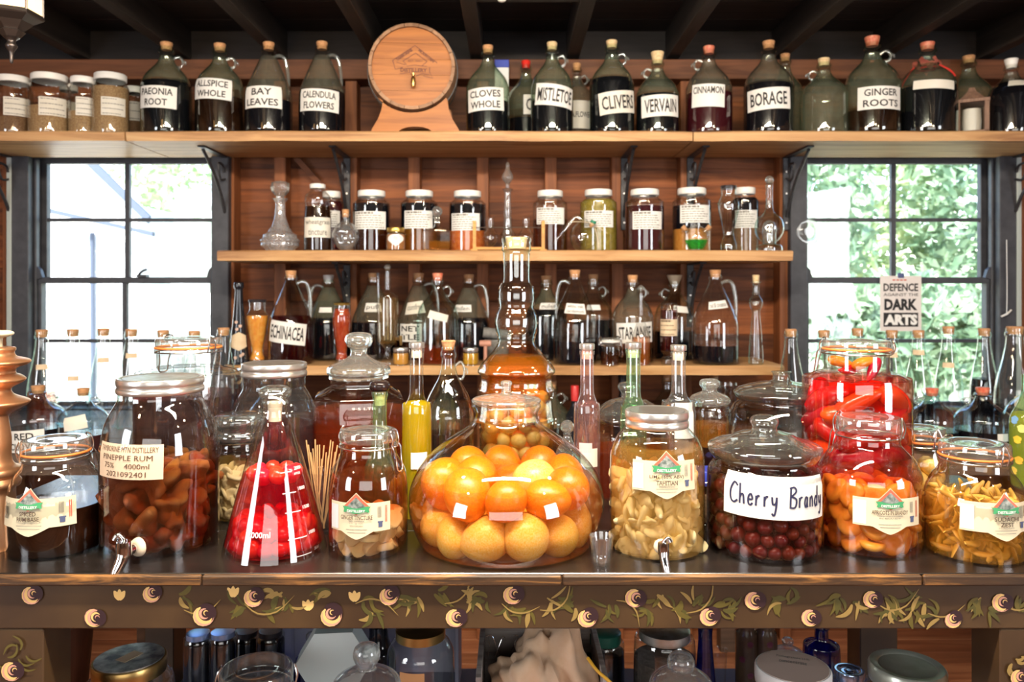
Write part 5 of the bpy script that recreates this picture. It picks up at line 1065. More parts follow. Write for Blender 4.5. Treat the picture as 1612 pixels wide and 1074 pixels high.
# yellow oil bottle
def oil_bottle(cx, Y, label, gm, lm, ly, top, Rn, Rb, ysh, capm=STEEL, corkm=STOPW, lab=None):
    b_ = PY(TAB, Y); p = Pot('oil_bottle', label, 'bottle', cx, Y, TAB, [(0, None), (Rb*.9, None), (Rb, b_-4), (Rb, ysh+22), (Rb*.86, ysh+10), (Rn*1.35, ysh), (Rn*1.05, ysh-10), (Rn, ysh-30), (Rn, top+18, 1), (Rn*1.12, top+17), (Rn*1.12, top+11)], gm, 'slim flavoured oil bottles', 24)
    p.cork(top+8, top+24, Rn*.78, Rn*.82, corkm); p.lt('cap', p.pp((Rn*1.12, top+9), (Rn*1.15, top+8), (Rn*1.15, top+1), (Rn*1.05, top), (0, top)), capm, seg=20, angle=40)
    if lm: p.fill(ly, lm)
    return p
p = oil_bottle(656, 1.52, 'slim bottle of bright yellow oil with herb sprigs', G_CLEAR, L_YELLOW, 632, 539, 10.5, 23.5, 628)
HERB = pm('herb_sprig', (.12, .16, .02), .7)
for k in range(7):
    a = -1.2+k*.4; r0 = 18*p.m; zb = .01+.01*(k % 3)
    p.part('herb_sprig', join(tube([(r0*math.sin(a), -r0*math.cos(a), zb), (r0*math.sin(a+.1), -r0*math.cos(a+.1), zb+.05), (r0*.9*math.sin(a-.05), -r0*.9*math.cos(a-.05), zb+.1)], .0008, 5), *[xf(lump(k*9+j, .1, .002, .0012, .007, 1), T(r0*math.sin(a+.14*(-1)**j), -r0*math.cos(a+.14*(-1)**j), zb+.012+.011*j) @ RY(.6*(-1)**j)) for j in range(8)]), HERB)
p.label(647, 672, 712, 738, (), PAPERW)
p = oil_bottle(924, 1.5, 'slim pink-glass bottle with a silver cap', G_PINK, None, 0, 541, 10.5, 20.5, 628, corkm=pm('stopper_pink', (.8, .5, .38), .6)); p.label(912, 932, 697, 712, (), pm('print_pink', (.7, .5, .52), .6)); p.label(914, 940, 706, 735, (), PAPER); 
p = oil_bottle(997, 1.52, 'slim bright green bottle with a silver cap', G_CLGREEN, None, 0, 539, 11, 20.5, 632)
p = oil_bottle(1068, 1.5, 'clear bottle with a silver cap, white label and orange diamond', G_OIL, None, 0, 543, 11, 26.5, 625); p.label(1062, 1091, 634, 690, (), PAPERW)
a0, zc, w, h = p.place(1044, 1064, 638, 652); p.part('orange_diamond', wrap(strip2d(-w/2, w/2, lambda u: h/2-abs(u)*h/w, lambda u: -h/2+abs(u)*h/w, 8), p.Rf, a0, zc, .0014), ORANGEPRINT)
# green bottle with a black round stopper
p = Pot('stoppered_bottle', 'aqua-green bottle with a fat black stopper behind the ginger jar', 'bottle', 598, 1.46, TAB, [(0, None), (20, None), (24, 800), (24, 740), (17, 715), (13, 690), (11, 660), (11, 630), (12.5, 622), (12.5, 617)], G_CLGREEN); p.cork(612, 638, 8, 9.5, CORKL)
p.lt('stopper', p.pp((0, 616), (12, 616), (16, 611), (16, 605), (12, 600.5), (0, 600)), pm('stopper_black', (.02, .012, .012), .18), n=3)
# clear handled jug
jug(706, 40, 536, 1.66, TAB, 'clear aqua jug with a ring handle and a broken cork behind the globe', False, 1, G_AQUA, None, None, CORK, 1.15, 12)
# tall fancy bottle of small yellow fruit
Y6 = 1.76; b6 = PY(TAB, Y6); RIBS = lambda a, r, z: 1+(.025*math.cos(a*18) if z > .27 else (.03*math.cos(a*8) if z > .012 else 0))
p = Pot('fancy_bottle', 'tall moulded aqua bottle of small yellow fruit with a bulged neck', 'bottle', 813, Y6, TAB, [(0, None), (50, None), (56, b6-5), (57, 664), (58.5, 661), (57, 657), (55, 640), (54, 622), (58, 617), (59, 613), (56, 608), (55, 592), (59, 587), (59, 582), (57, 578), (52, 570), (40, 557), (31, 545), (28, 536), (29.5, 532), (29, 529), (31, 524), (33.5, 510), (32, 496), (27, 485), (27, 480), (28.5, 470), (27.5, 455), (23, 446), (21, 441), (21, 402), (20, 396, 1), (22.5, 394), (22.5, 376), (19, 374)], G_AQUA, seg=40, mod=RIBS, n=2)
p.fill(560, L_ORANGE, .002); p.cork(374, 392, 15, 17.5, CORKL)
sph = [mesh_of(lump(70+k, .05, 1, 1, 1, 2), 'small_fruit', YW) for k in range(3)]
P, rr = pack(62, .0175, p.Rf, .006, p.lz(572), 11, 1.2); contents(p, 'small_fruit', sph, P, rr, 'small yellow fruit inside the tall fancy bottle', 'fruit', 'fruit in the tall fancy bottle', 3)
# lidded jars behind the lime jar
Y7 = 1.7
p = Pot('lidded_jar', 'wide lidded jar of orange liquor half hidden behind the green bottle', 'jar', 990, Y7, TAB, [(0, None), (58, None), (64, PY(TAB, Y7)-8), (65, 690), (60, 672), (54, 664), (55, 660)], G_CLEAR); p.fill(706, L_REDBR)
p.lt('lid', p.pp((54, 662), (57, 658), (55, 652), (45, 640), (28, 630), (14, 627), (11, 622), (13, 617), (18, 610), (14, 603), (0, 601)), LIDK, n=3)
p = Pot('apothecary_jar', 'knobbed jar of amber and dark herbs beside the clear bottle', 'jar', 1117, 1.6, TAB, [(0, None), (28, None), (31, 790), (31, 655), (29, 645), (28, 640), (29, 636)], G_CLEAR); p.fill(700, L_DKBR, name='herbs'); p.fill(666, L_AMBER, zlow=p.lz(699))
p.lt('lid', p.pp((28, 638), (31, 634), (31.5, 629), (27, 623), (18, 619), (12, 616), (12, 611), (16, 606), (15, 600), (10, 597), (0, 596)), S_GLASS, n=3)
Y8 = 1.6; b8 = PY(TAB, Y8)
p = Pot('lidded_jar', 'huge empty lidded jar with a cut-glass knob behind the cherry brandy', 'jar', 1230, Y8, TAB, [(0, None), (70, None), (84, b8-10), (88, 740), (88, 690), (84, 660), (74, 640), (66, 632), (66, 626), (68, 622)], G_CLEAR)
p.lt('lid', p.pp((66, 628), (72, 622), (73, 617), (62, 610), (40, 604), (22, 601), (15, 599), (13, 596), (13, 588), (15, 585), (0, 584)), LIDK, n=3); p.fill(770, L_WINE)
# chilli jar
Y9 = 1.5; b9 = PY(TAB, Y9)
p = Pot('clip_jar', 'big clip-top jar packed with red chillies', 'jar', 1348, Y9, TAB, [(0, None), (66, None), (76, b9-4), (80.5, b9-22), (81, 612), (76, 596), (62, 587), (50, 583), (48, 578), (48, 558, 1), (52, 557), (52, 550), (48, 548)], G_CLEAR, 'clip-top jars'); p.fill(588, liquid('liquid_chilli', (.98, .2, .1), 14, .16, (.6, .02, .008))); clip_lid(p, 50, 535, 549, -1, ang=.25)
CH = [pm('chilli_red', (.62, .012, .006), .22, rnd=.4, spec=.6), pm('chilli_orange', (.8, .25, .02), .25)]; ST = pm('chilli_stem', (.2, .24, .05), .6)
def chilli(seed, mat):
    r = random.Random(seed); b = r.uniform(.1, .5); P = [(-1.9, 0, -b*.5), (-1.6, 0, 0), (-.8, 0, b*.5), (.2, 0, b*.6), (1.1, 0, b*.2), (1.9, 0, -b*.6)]
    return mesh_of(tube(P, [.3, .62, .74, .66, .48, .1], 10, n=3), 'chilli', mat)
cm = [chilli(k, CH[0]) for k in range(6)]+[chilli(9, CH[1])]
r = random.Random(5); M = T(*p.e.location) @ RZ(p.e.rotation_euler.z); k = 0
for lay in range(7):
    zc = .03+lay*.034; Rr = p.Rf(zc)-.026
    for j in range(7):
        a = j*2*math.pi/7+lay*.37+r.uniform(-.12, .12); o = bpy.data.objects.new('chilli', cm[6] if (lay*7+j) % 29 == 5 else cm[k % 6]); COL.objects.link(o); k += 1
        o.location = M @ Vector((Rr*math.cos(a), Rr*math.sin(a), zc)); o.rotation_euler = (r.uniform(-.6, .6), r.uniform(-.65, .65), a+R90+p.e.rotation_euler.z+r.uniform(-.25, .25)); s_ = r.uniform(.023, .0265); o.scale = (s_, s_, s_)
        tag(o, 'glossy red chilli packed in the big clip-top jar', 'chilli', 'chillies in the big clip-top jar')
for j, (x_, z_, an, mi) in enumerate(((-.03, p.lz(572), .3, 6), (.02, p.lz(570), -.25, 6), (-.015, p.lz(578), 2.9, 0), (.035, p.lz(580), 2.2, 1))):
    o = bpy.data.objects.new('chilli', cm[mi]); COL.objects.link(o); o.location = M @ Vector((x_*.8, -.02, z_)); o.rotation_euler = (0, an, .2*j); o.scale = (.014,)*3; tag(o, ('orange' if mi == 6 else 'red')+' chilli poking into the neck of the big clip-top jar, '+('first', 'second', 'third', 'fourth')[j]+' from the lever side', 'chilli', 'chillies in the jar neck')
# clip jar behind the apricots
Ya = 1.52
p = Pot('clip_jar', 'small clip-top jar of yellow fruit between the apricot and zest jars', 'jar', 1448, Ya, TAB, [(0, None), (34, None), (40, PY(TAB, Ya)-6), (41, 740), (40, 722), (36, 708), (34, 702), (36, 700), (36, 695)], G_CLEAR, 'clip-top jars'); p.fill(722, L_AMBER); clip_lid(p, 37, 672, 692, -1, ang=.9, swing=.5)
P, rr = pack(22, .017, p.Rf, .006, p.lz(724), 12, 1); contents(p, 'small_fruit', sph, P, rr, 'yellow fruit in the small clip-top jar between apricots and zest', 'fruit', 'fruit in the small clip-top jar', 4)
# banana chips
Yb = yc(826, 40)
p = Pot('chip_jar', 'glass-stoppered jar of dried banana slices behind the red flask', 'jar', 377, Yb, TAB, [(0, None), (36, None), (40, 812), (40, 720), (38, 704), (36, 694), (38, 690)], G_CLEAR); p.lt('lid', p.pp((36, 694), (40, 690), (40, 682), (37, 678), (38, 670), (40, 664), (39, 656), (30, 651), (0, 650)), LIDK, n=3); p.fill(722, L_PALE)
BC = pm('banana_chip', (.74, .62, .42), .7, col2=(.6, .44, .24), scale=120, bump=.3, rnd=.2)
bc = [mesh_of(lathe(dense([(0, -.1), (.3, -.16), (.85, -.2), (1, 0), (.88, .2), (.35, .14), (0, .06)], 2), 14, lambda a, r, z: 1+.1*math.sin(2*a+k)+.05*math.sin(5*a)), 'banana_slice', BC) for k in range(3)]
P, rr = pack(70, .0135, p.Rf, .004, p.lz(738), 13, 1); contents(p, 'banana_slice', bc, P, rr*1.15, 'dried banana slice in the jar behind the red flask', 'banana slice', 'banana slices in the stoppered jar', 5, .75)
# cup of wooden picks
p = Pot('plastic_cup', 'clear plastic cup of wooden picks between flask and ginger jar', 'cup', 507, 1.44, TAB, [(0, None), (20, None, 1), (24, 760), (26, 744), (27, 741)], G_FOG)
PK = pm('pick_wood', (.62, .36, .16), .6); r = random.Random(8); M = T(*p.e.location) @ RZ(p.e.rotation_euler.z)
for k in range(16):
    a, b = r.uniform(-16, 6), r.uniform(-8, 8); x1 = -18+38*k/15; tl = r.uniform(690, 722)
    g = tube([(a*.6*p.m, b*p.m, .006), (x1*1.35*p.m, b*1.4*p.m, p.lz(tl))], .0013, 6, n=1); tag(ob('wooden_pick', xf(g, M), PK), 'thin wooden pick in the plastic cup, '+('first second third fourth fifth sixth seventh eighth ninth tenth eleventh twelfth thirteenth fourteenth fifteenth last'.split()[k])+' from the flask side at its tip', 'pick', 'wooden picks in the plastic cup')
# blue-capped jar and crystal stopper
p = lidjar(1112, 26, 738, 1.5, TAB, 'little blue-capped jar of dried flowers beside the lime jar', (775, SP2), None, G_CLEAR, pm('cap_blue', (.03, .05, .4), .4), lidr=.9, lidh=.28, group='', name='flower_jar')
p = Pot('crystal_stopper_bottle', 'short decanter with a faceted crystal ball stopper beside the pink bottle', 'decanter', 893, 1.6, TAB, [(0, None), (20, None), (22, 780), (20, 720), (9, 695), (6, 686), (7, 683)], G_SPARK); m = p.m; p.part('stopper', xf(ico(2), T(0, 0, p.lz(672)) @ Matrix.Diagonal((11*m, 11*m, 11*m, 1))), S_GLASS, None, False)

# ---------------------------------------------------------------- copper column at the left end
p = Pot('copper_column', 'turned copper still column with a cream knob at the left end of the table', 'still column', -12, 1.36, TAB, [(0, None), (52, None, 1), (52, 862, 1), (44, 850), (34, 800), (32, 770), (38, 766), (40, 758), (36, 752), (40, 746), (40, 738), (30, 732), (26, 720), (26, 690), (22, 660), (24, 652), (46, 640), (52, 634), (48, 630), (30, 622), (26, 612), (40, 604), (46, 598), (40, 592), (32, 588), (34, 580), (48, 575), (53, 570), (48, 566), (34, 562), (30, 556), (32, 551), (30, 547), (16, 546), (0, 546)], COPPER, part='copper_body', seg=40, n=3)
p.lt('knob', p.pp((14, 547), (14, 533), (20, 531), (28, 528), (29, 524), (22, 521), (0, 520)), pm('knob_cream', (.82, .72, .5), .45), n=2)

# ---------------------------------------------------------------- table: front row
# spiced rum
p = Pot('clip_jar', 'clip-top jar of black spiced rum base at the left end of the front row', 'jar', 88, yc(885, 66), TAB, [(0, None), (52, None), (63, 882), (68, 868), (69, 800), (67, 772), (61, 752), (53, 738), (48, 731), (47, 724, 1), (50, 722), (50, 714), (47, 712)], G_CLEAR, 'clip-top jars', seg=40)
p.fill(790, L_DKBR); clip_lid(p, 49, 690, 710, 1, ang=.35); emblem(p, 19, 116, 783, 828, 768, 841, 63, [('SPICED', .2), ('RUM BASE', .27)], [('TAMBORINE MOUNTAIN DISTILLERY', .32)])
rl = [mesh_of(lump(90+k, .3, 1, .7, .8, 2), 'raisin', pm('raisin', (.07, .02, .01), .4, rnd=.5)) for k in range(3)]
# pineapple rum
p = Pot('screw_jar', 'large silver-lidded jar of brown pineapple rum with a tap', 'jar', 253, yc(886, 84), TAB, [(0, None), (74, None), (84, 880), (87, 868), (87.5, 720), (86, 694), (80, 664), (70, 642), (63, 630), (61, 622), (62, 612)], G_CLEAR, 'jars with taps', seg=48)
band(p, 64.5, 593, 617, STEEL, disc=TIN); p.fill(722, liquid('liquid_pineapple', (.8, .3, .06), 34, .2, (.13, .035, .006)))
PC = pm('pineapple_chunk', (.4, .11, .016), .45, col2=(.2, .045, .008), scale=60, bump=.7, rnd=.5)
pcm = [mesh_of(lump(20+k, .38, 1, .62, .85, 3), 'pineapple_chunk', PC) for k in range(5)]
P, rr = pack(84, .0235, lambda z: p.Rf(z)-.004, .008, p.lz(728), 14, 1.2); contents(p, 'pineapple_chunk', pcm, P, rr*1.08, 'brown soaked pineapple chunk in the rum jar with the tap', 'pineapple', 'pineapple in the rum jar', 6)
L = p.label(168, 257, 697, 751, [('TAMBORINE MTN DISTILLERY', .88), ('PINEPPLE RUM', .74), ('75%     4000ml', .66), ('2021092401', .58)], PEACH, -.02, INKB, 0)
p.part('moulded_lettering', wrap(text2d('QUALITY', 46*p.m, 8*p.m, 0, 0, .01), p.Rf, p.ang(212, .17), p.lz(688), .0012), G_FOG, None, False); spigot(p, 224, 836, 1, 1.15, -.5)
# red conical flask
p = Pot('conical_flask', 'conical laboratory flask of red cherry liquor with measuring marks', 'flask', 433, yc(892, 80), TAB, [(0, None), (72, None), (80, 888), (82, 878), (80, 864), (62, 790), (44, 725), (30, 678), (22, 660), (20, 652), (19.5, 640), (21, 634)], G_CLEAR, seg=48)
p.fill(742, L_RED); p.cork(632, 663, 9.5, 11.5, STOPW, 'stopper'); p.lt('glass_cap', p.pp((17, 640), (20, 634), (19, 628), (24, 623), (25, 616), (19, 609), (0, 606)), LIDK, n=3)
CR = [mesh_of(lump(40+k, .06, 1, 1, .95, 2), 'red_cherry', pm('cherry_bright', (.8, .02, .015), .25, rnd=.3, spec=.6)) for k in range(2)]
P, rr = pack(62, .0145, p.Rf, .004, p.lz(812), 15, 1.3); P2, r2 = pack(9, .0145, p.Rf, p.lz(768), p.lz(738), 16, 1.5, settle=-1)
contents(p, 'red_cherry', CR, np.vstack([P, P2]), np.concatenate([rr, r2]), 'bright red cherry in the conical flask', 'cherry', 'cherries in the conical flask', 7)
mk, tx = [], []
for y_, t, x0, x1, xt in ((733, '2000', 441, 457, 467), (763, '1800', 444, 464, 473), (791, '1500', 448, 471, 480), (829, '1000', 452, 480, 489), (857, '500', 456, 487, 496)):
    z_ = p.lz(y_)-.002; R_ = p.Rf(z_); a0, a1, at = p.ang(x0, z_), p.ang(x1, z_), p.ang(xt, z_)
    mk.append(wrap(rect2d(-(a1-a0)*R_/2, (a1-a0)*R_/2, -.0007, .0007, 4), p.Rf, (a0+a1)/2, z_, .0012)); tx.append(wrap(text2d(t, .0145, .0055, 0, 0, .01), p.Rf, at, z_+.004, .0012))
z_ = p.lz(821); tx.append(wrap(text2d('2000ml', 34*p.m, 8.5*p.m, 0, 0, .012), p.Rf, p.ang(409, z_), z_, .0012)); tx.append(wrap(text2d('APPROX', .013, .004, 0, 0, .01), p.Rf, p.ang(466, p.lz(739)), p.lz(739), .0012))
tag(p.part('measuring_marks', join(*mk), WHITEPRINT, None, False), kind='stuff'); p.part('lettering', join(*tx), WHITEPRINT, None, False)
# ginger
p = Pot('clip_jar', 'clip-top jar of ginger slices labelled GINGER TINCTURE', 'jar', 580, yc(886, 58), TAB, [(0, None), (48, None), (57, 882), (61, 870), (61.5, 780), (60, 752), (56, 736), (48, 722), (44, 714), (43, 704, 1), (45, 702), (45, 697), (43, 695)], G_CLEAR, 'clip-top jars', seg=40)
p.fill(746, liquid('liquid_ginger', (.86, .42, .1), 18, .14, (.3, .1, .02))); clip_lid(p, 45, 676, 694, 1, False, ang=-.55); emblem(p, 524, 613, 789, 834, 774, 846, 567, [('GINGER TINCTURE', .48)], [('96% GINGER', .24), ('1.5L @ 75%', .2), ('2021092401', .2)], bar='blank')
GI = pm('ginger_slice', (.8, .62, .32), .55, col2=(.66, .42, .16), scale=30, rnd=.3)
gim = [mesh_of(lathe(dense([(0, -.42), (.8, -.42), (1, -.34), (1, .34), (.8, .42), (0, .42)], 2), 16, lambda a, r, z, k=k: 1+.12*math.sin(2*a+k)+.07*math.sin(3*a+2*k)), 'ginger_slice', GI) for k in range(3)]
P, rr = pack(46, .0145, p.Rf, .005, p.lz(808), 17, 1); contents(p, 'ginger_slice', gim, P, rr*1.08, 'pale ginger slice in the ginger tincture jar', 'ginger slice', 'ginger slices in the tincture jar', 8, .7)
# the big globe
Yg = yc(884, 95)
p = Pot('globe_jar', 'great squat glass globe of yellow and orange citrus with a small lid', 'jar', 797, Yg, TAB, [(0, None), (92, None), (112, 874), (134, 850), (149, 815), (153, 783), (147, 755), (131, 727), (106, 702), (80, 684), (60, 671), (51, 660), (49, 652), (51, 646), (54, 641), (54, 637), (51, 634)], G_CLEAR, seg=64)
p.lt('lid', p.pp((51, 636), (54, 633), (54, 629), (48, 626), (30, 623), (12, 621), (8, 618), (7, 610), (9, 604), (7, 600), (0, 599)), S_GLASS, n=3)
p.fill(748, liquid('liquid_globe', (.98, .47, .03), 9, .15, (.85, .2, .005)))
CT = [pm('citrus_yellow', (.82, .52, .05), .3, col2=(.86, .68, .24), scale=14, rnd=.2, bump=.12), pm('citrus_orange', (.8, .17, .006), .3, col2=(.86, .27, .012), scale=14, rnd=.2, bump=.12)]
ctm = []
for k in range(4):
    def egg(c, k=k): 
        q = 1-.12*c.z; tip = .1*max(0, c.z-.9)*10*.3; return (c.x*q, c.y*q, c.z*(1.08+.05*k)+tip)
    ctm.append(mesh_of(ico(3, egg), 'citrus_fruit', CT[0 if k < 2 else 1]))
P, rr = pack(30, .0365, p.Rf, .003, p.lz(744), 18, 1.4, it=220)
Mg = T(*p.e.location) @ RZ(p.e.rotation_euler.z); r = random.Random(9)
front = sorted([i for i in range(len(P)) if P[i][1] < -.03], key=lambda i: P[i][2]); rows = [front[:len(front)//3], front[len(front)//3:2*len(front)//3], front[2*len(front)//3:]]; where = {}
ORD = 'first second third fourth fifth sixth seventh eighth ninth tenth'.split()
for rn, rw in zip(('lowest', 'middle', 'uppermost'), rows):
    for k, i in enumerate(sorted(rw, key=lambda i: P[i][0])): where[i] = '%s from the left in the %s front layer' % (ORD[min(k, 9)], rn)
for i, (q, s_) in enumerate(zip(P, rr)):
    yel = q[2] < p.lz(795) or r.random() < .15; me = ctm[(i % 2)+(0 if yel else 2)]; c_ = 'yellow' if yel else 'orange'
    o = link('citrus_fruit', me, None, None, Mg @ Vector(q), (r.uniform(0, 6), r.uniform(0, 6), r.uniform(0, 6)), (s_*.97,)*3)
    tag(o, c_+' citrus fruit in the globe, '+where[i] if i in where else c_+' citrus fruit at the back of the glass globe', 'fruit', 'citrus fruit in the glass globe')
# lime
p = Pot('screw_jar', 'silver-banded jar of pale lime pieces with a tap labelled LIME TAHITIAN', 'jar', 1034, yc(886, 68), TAB, [(0, None), (54, None), (66, 880), (72, 862), (73.5, 830), (73.5, 730), (71, 706), (63, 688), (54, 678), (49, 672), (48, 666), (48, 660)], G_CLEAR, 'jars with taps', seg=44)
band(p, 49.5, 645, 671, STEEL, disc=pm('lid_grey', (.32, .31, .3), .3, .8)); p.fill(702, liquid('liquid_lime', (.97, .6, .14), 12, .26, (.8, .46, .09)))
LI = pm('lime_piece', (.8, .64, .3), .5, col2=(.86, .75, .45), scale=40, bump=.4, rnd=.2)
lim = [mesh_of(lump(50+k, .5, 1.25, .42, .8, 3), 'lime_piece', LI) for k in range(5)]
P, rr = pack(240, .0122, lambda z: p.Rf(z)-.0065, .007, p.lz(750), 19, 1); contents(p, 'lime_piece', lim, P, rr*1.28, 'pale yellow lime piece in the LIME TAHITIAN jar', 'lime piece', 'lime pieces in the jar with the tap', 9)
emblem(p, 997, 1091, 723, 770, 709, 782, 1046, [('LIME (60% ABV)', .5), ('TAHITIAN', .31)], [('INGREDIENTS', .22)], bar='blank'); spigot(p, 1040, 840, -1, .9, .1)
# shot glass
p = Pot('shot_glass', 'small empty shot glass standing in front of the globe', 'glass', 947, yc(898, 12), TAB, [(0, None), (12.5, None), (13.5, 893), (15, 880), (19, 846), (19.5, 844), (18.5, 843.5), (17.5, 846), (13.5, 878), (12, 884), (0, 885)], glass('glass_tumbler', (.97, .98, .98), (.68, .72, .73), f0=.14, dust=.03, dust_sheen_col=(.8, .82, .85)), n=2)
# cherry brandy
p = Pot('lidded_jar', 'big knob-lidded jar of dark cherries with a handwritten CHERRY BRANDY label', 'jar', 1203, yc(890, 80), TAB, [(0, None), (72, None), (82, 884), (87, 868), (88, 840), (88, 756), (86, 738), (80, 728), (78, 722), (80, 717)], G_CLEAR, seg=48)
p.lt('lid', p.pp((80, 719), (85, 712), (87, 704), (84, 699), (72, 694), (55, 689), (40, 682), (26, 679), (20, 677), (19, 672), (22, 664), (19, 657), (10, 653), (0, 653)), LIDK, n=3)
p.fill(738, L_CHERRY); DC = [mesh_of(lump(60+k, .05, 1, 1, .95, 2), 'dark_cherry', pm('cherry_dark', (.2, .022, .01), .3, rnd=.6)) for k in range(2)]
P, rr = pack(165, .0125, p.Rf, .005, p.lz(748), 20, 1.4); contents(p, 'dark_cherry', DC, P, rr, 'dark steeped cherry in the cherry brandy jar', 'cherry', 'cherries in the brandy jar', 10)
a0, zc, w, h = p.place(1144, 1288, 748, 814); L = p.part('label', wrap(grid2d(w, h, 24, 4), p.Rf, a0, zc, .001, -.03), PAPERW)
HW = {'C': [[(.9, .85), (.5, 1), (.1, .6), (.15, .15), (.5, 0), (.9, .15)]], 'h': [[(.1, 1), (.1, 0)], [(.12, .3), (.35, .48), (.6, .42), (.72, 0)]], 'e': [[(.1, .28), (.7, .3), (.5, .55), (.15, .4), (.15, .1), (.45, 0), (.75, .12)]], 'r': [[(.15, .5), (.15, 0)], [(.15, .3), (.4, .5), (.65, .47)]], 'y': [[(.1, .5), (.2, .15), (.55, .2), (.65, .5)], [(.65, .5), (.6, 0), (.4, -.4), (.1, -.3)]],
      'B': [[(.15, 1), (.1, 0)], [(.0, .95), (.5, 1.0), (.7, .8), (.2, .55)], [(.2, .55), (.75, .4), (.6, .02), (.0, .02)]], 'a': [[(.6, .45), (.3, .5), (.1, .2), (.35, 0), (.6, .3)], [(.62, .5), (.62, .1), (.75, 0)]], 'n': [[(.15, .5), (.15, 0)], [(.15, .35), (.45, .52), (.65, .35), (.66, 0)]], 'd': [[(.6, .4), (.3, .5), (.1, .2), (.35, 0), (.6, .25)], [(.65, 1), (.63, 0)]]}
gs = []; hh = h*.48; R_ = p.Rf(zc)
for ch, px0, px1 in zip('CherryBrandy', (1153, 1167, 1179, 1190, 1202, 1213, 1239, 1252, 1260, 1267.5, 1274.5, 1281), (1166, 1177, 1189, 1200, 1212, 1225, 1252, 1260, 1267, 1274, 1281, 1286)):
    u0, u1 = (p.ang(px0, zc)-a0)*R_, (p.ang(px1, zc)-a0)*R_
    for st in HW[ch]: gs.append(wrap(ribbon2d([(u0+x_*(u1-u0), -h*.2+y_*hh) for x_, y_ in st], h*.045, 4), p.Rf, a0, zc, .0018, -.03))
p.part('handwriting', join(*gs), INKBL, L, False)
# apricots
p = Pot('clip_jar', 'clip-top jar of orange apricots labelled APRICOTS IN BRANDY', 'jar', 1367, yc(882, 72), TAB, [(0, None), (58, None), (70, 876), (77, 862), (78.5, 830), (78, 756), (74, 735), (63, 716), (51, 703), (47, 697), (46, 689, 1), (48, 688), (48, 681), (46, 679)], G_CLEAR, 'clip-top jars', seg=44)
p.fill(738, liquid('liquid_apricot', (.9, .25, .06), 20, .16, (.3, .05, .01))); clip_lid(p, 48, 655, 678, -1, False, ang=.35); emblem(p, 1345, 1437, 781, 825, 766, 837, 1391, [('APRICOTS IN BRANDY', .5)], [('TURKISH APRICOTS STEEPED', .36), ('IN BRANDY', .3)], bar='blank')
AP = pm('apricot', (.86, .33, .02), .35, col2=(.9, .5, .08), scale=22, rnd=.2); apm = [mesh_of(lathe(dense([(0, -.3), (.45, -.38), (.9, -.26), (1.02, 0), (.9, .26), (.5, .34), (0, .2)], 2), 18, lambda a, r, z, k=k: 1+.08*math.sin(2*a+k)+.05*math.sin(3*a)), 'apricot', AP) for k in range(3)]
P, rr = pack(66, .0195, p.Rf, .005, p.lz(762), 21, 1.2); contents(p, 'apricot', apm, P, rr*1.12, 'flattened orange apricot in the brandy jar', 'apricot', 'apricots in the brandy jar', 11, .7)
# zest
p = Pot('clip_jar', 'clip-top jar of yellow zest strips labelled SUDACHI ZEST', 'jar', 1534, yc(893, 66), TAB, [(0, None), (54, None), (65, 888), (71, 874), (72.5, 848), (72.5, 792), (70, 772), (62, 752), (53, 740), (50, 733), (49, 726, 1), (52, 724), (52, 718), (49, 716)], G_CLEAR, 'clip-top jars', seg=44)
p.fill(777, liquid('liquid_zest', (.97, .6, .1), 16, .34, (.56, .27, .025))); clip_lid(p, 51, 696, 716, -1, ang=.75); emblem(p, 1514, 1604, 789, 835, 775, 848, 1567, [('SUDACHI', .34), ('ZEST', .19)], [('INGREDIENTS', .22)], bar='blank')
ZE = pm('zest_strip', (.62, .3, .03), .45, col2=(.76, .48, .1), scale=40, rnd=.3)
def strip(seed):
    r = random.Random(seed); b = r.uniform(.5, 1.1); P = [(-1.5, 0, -b*.6), (-.75, .15, b*.2), (0, 0, b*.5), (.75, -.15, b*.15), (1.5, 0, -b*.7)]
    V, f_ = tube(P, [.15, .38, .42, .38, .15], 8, n=2); return mesh_of(([(a, b_*.4, c) for a, b_, c in V], f_), 'zest_strip', ZE)
zm = [strip(k) for k in range(5)]; P, rr = pack(250, .0122, lambda z: p.Rf(z)-.009, .007, p.lz(782), 22, .8); contents(p, 'zest_strip', zm, P, rr*1.3, 'curled yellow zest strip in the SUDACHI ZEST jar', 'zest strip', 'zest strips in the clip-top jar', 12)

# ---------------------------------------------------------------- shelf under the table
def U(cx, Y, prof, label, gm, cat='jar', name='storage_jar', **kw): return Pot(name, label, cat, cx, Y, UND, prof, gm, 'glassware under the table', **kw)
p = U(204, 1.42, [(0, None), (60, None), (66, 1200), (66, 1085), (60, 1066), (52, 1056)], 'jar with a big worn brass-edged tin lid under the table', G_CLEAR); p.lt('lid', p.pp((54, 1058), (55, 1050), (55, 1038), (53.5, 1036), (0, 1036)), BRASS, seg=40, angle=40); p.lt('lid_disc', p.pp((51, 1036), (51, 1034.5), (0, 1034.5)), pm('tin_mottled', (.12, .12, .16), .3, .7, col2=(.8, .82, .82), scale=38))
p.part('sticker', xf(box(-.02, .02, -.012, .012, 0, .0006), T(0, 0, p.lz(1034)) @ RZ(.7)), PAPERT, None, False)
BLL = pm('lid_blue_white', (.35, .48, .8), .25, .6)
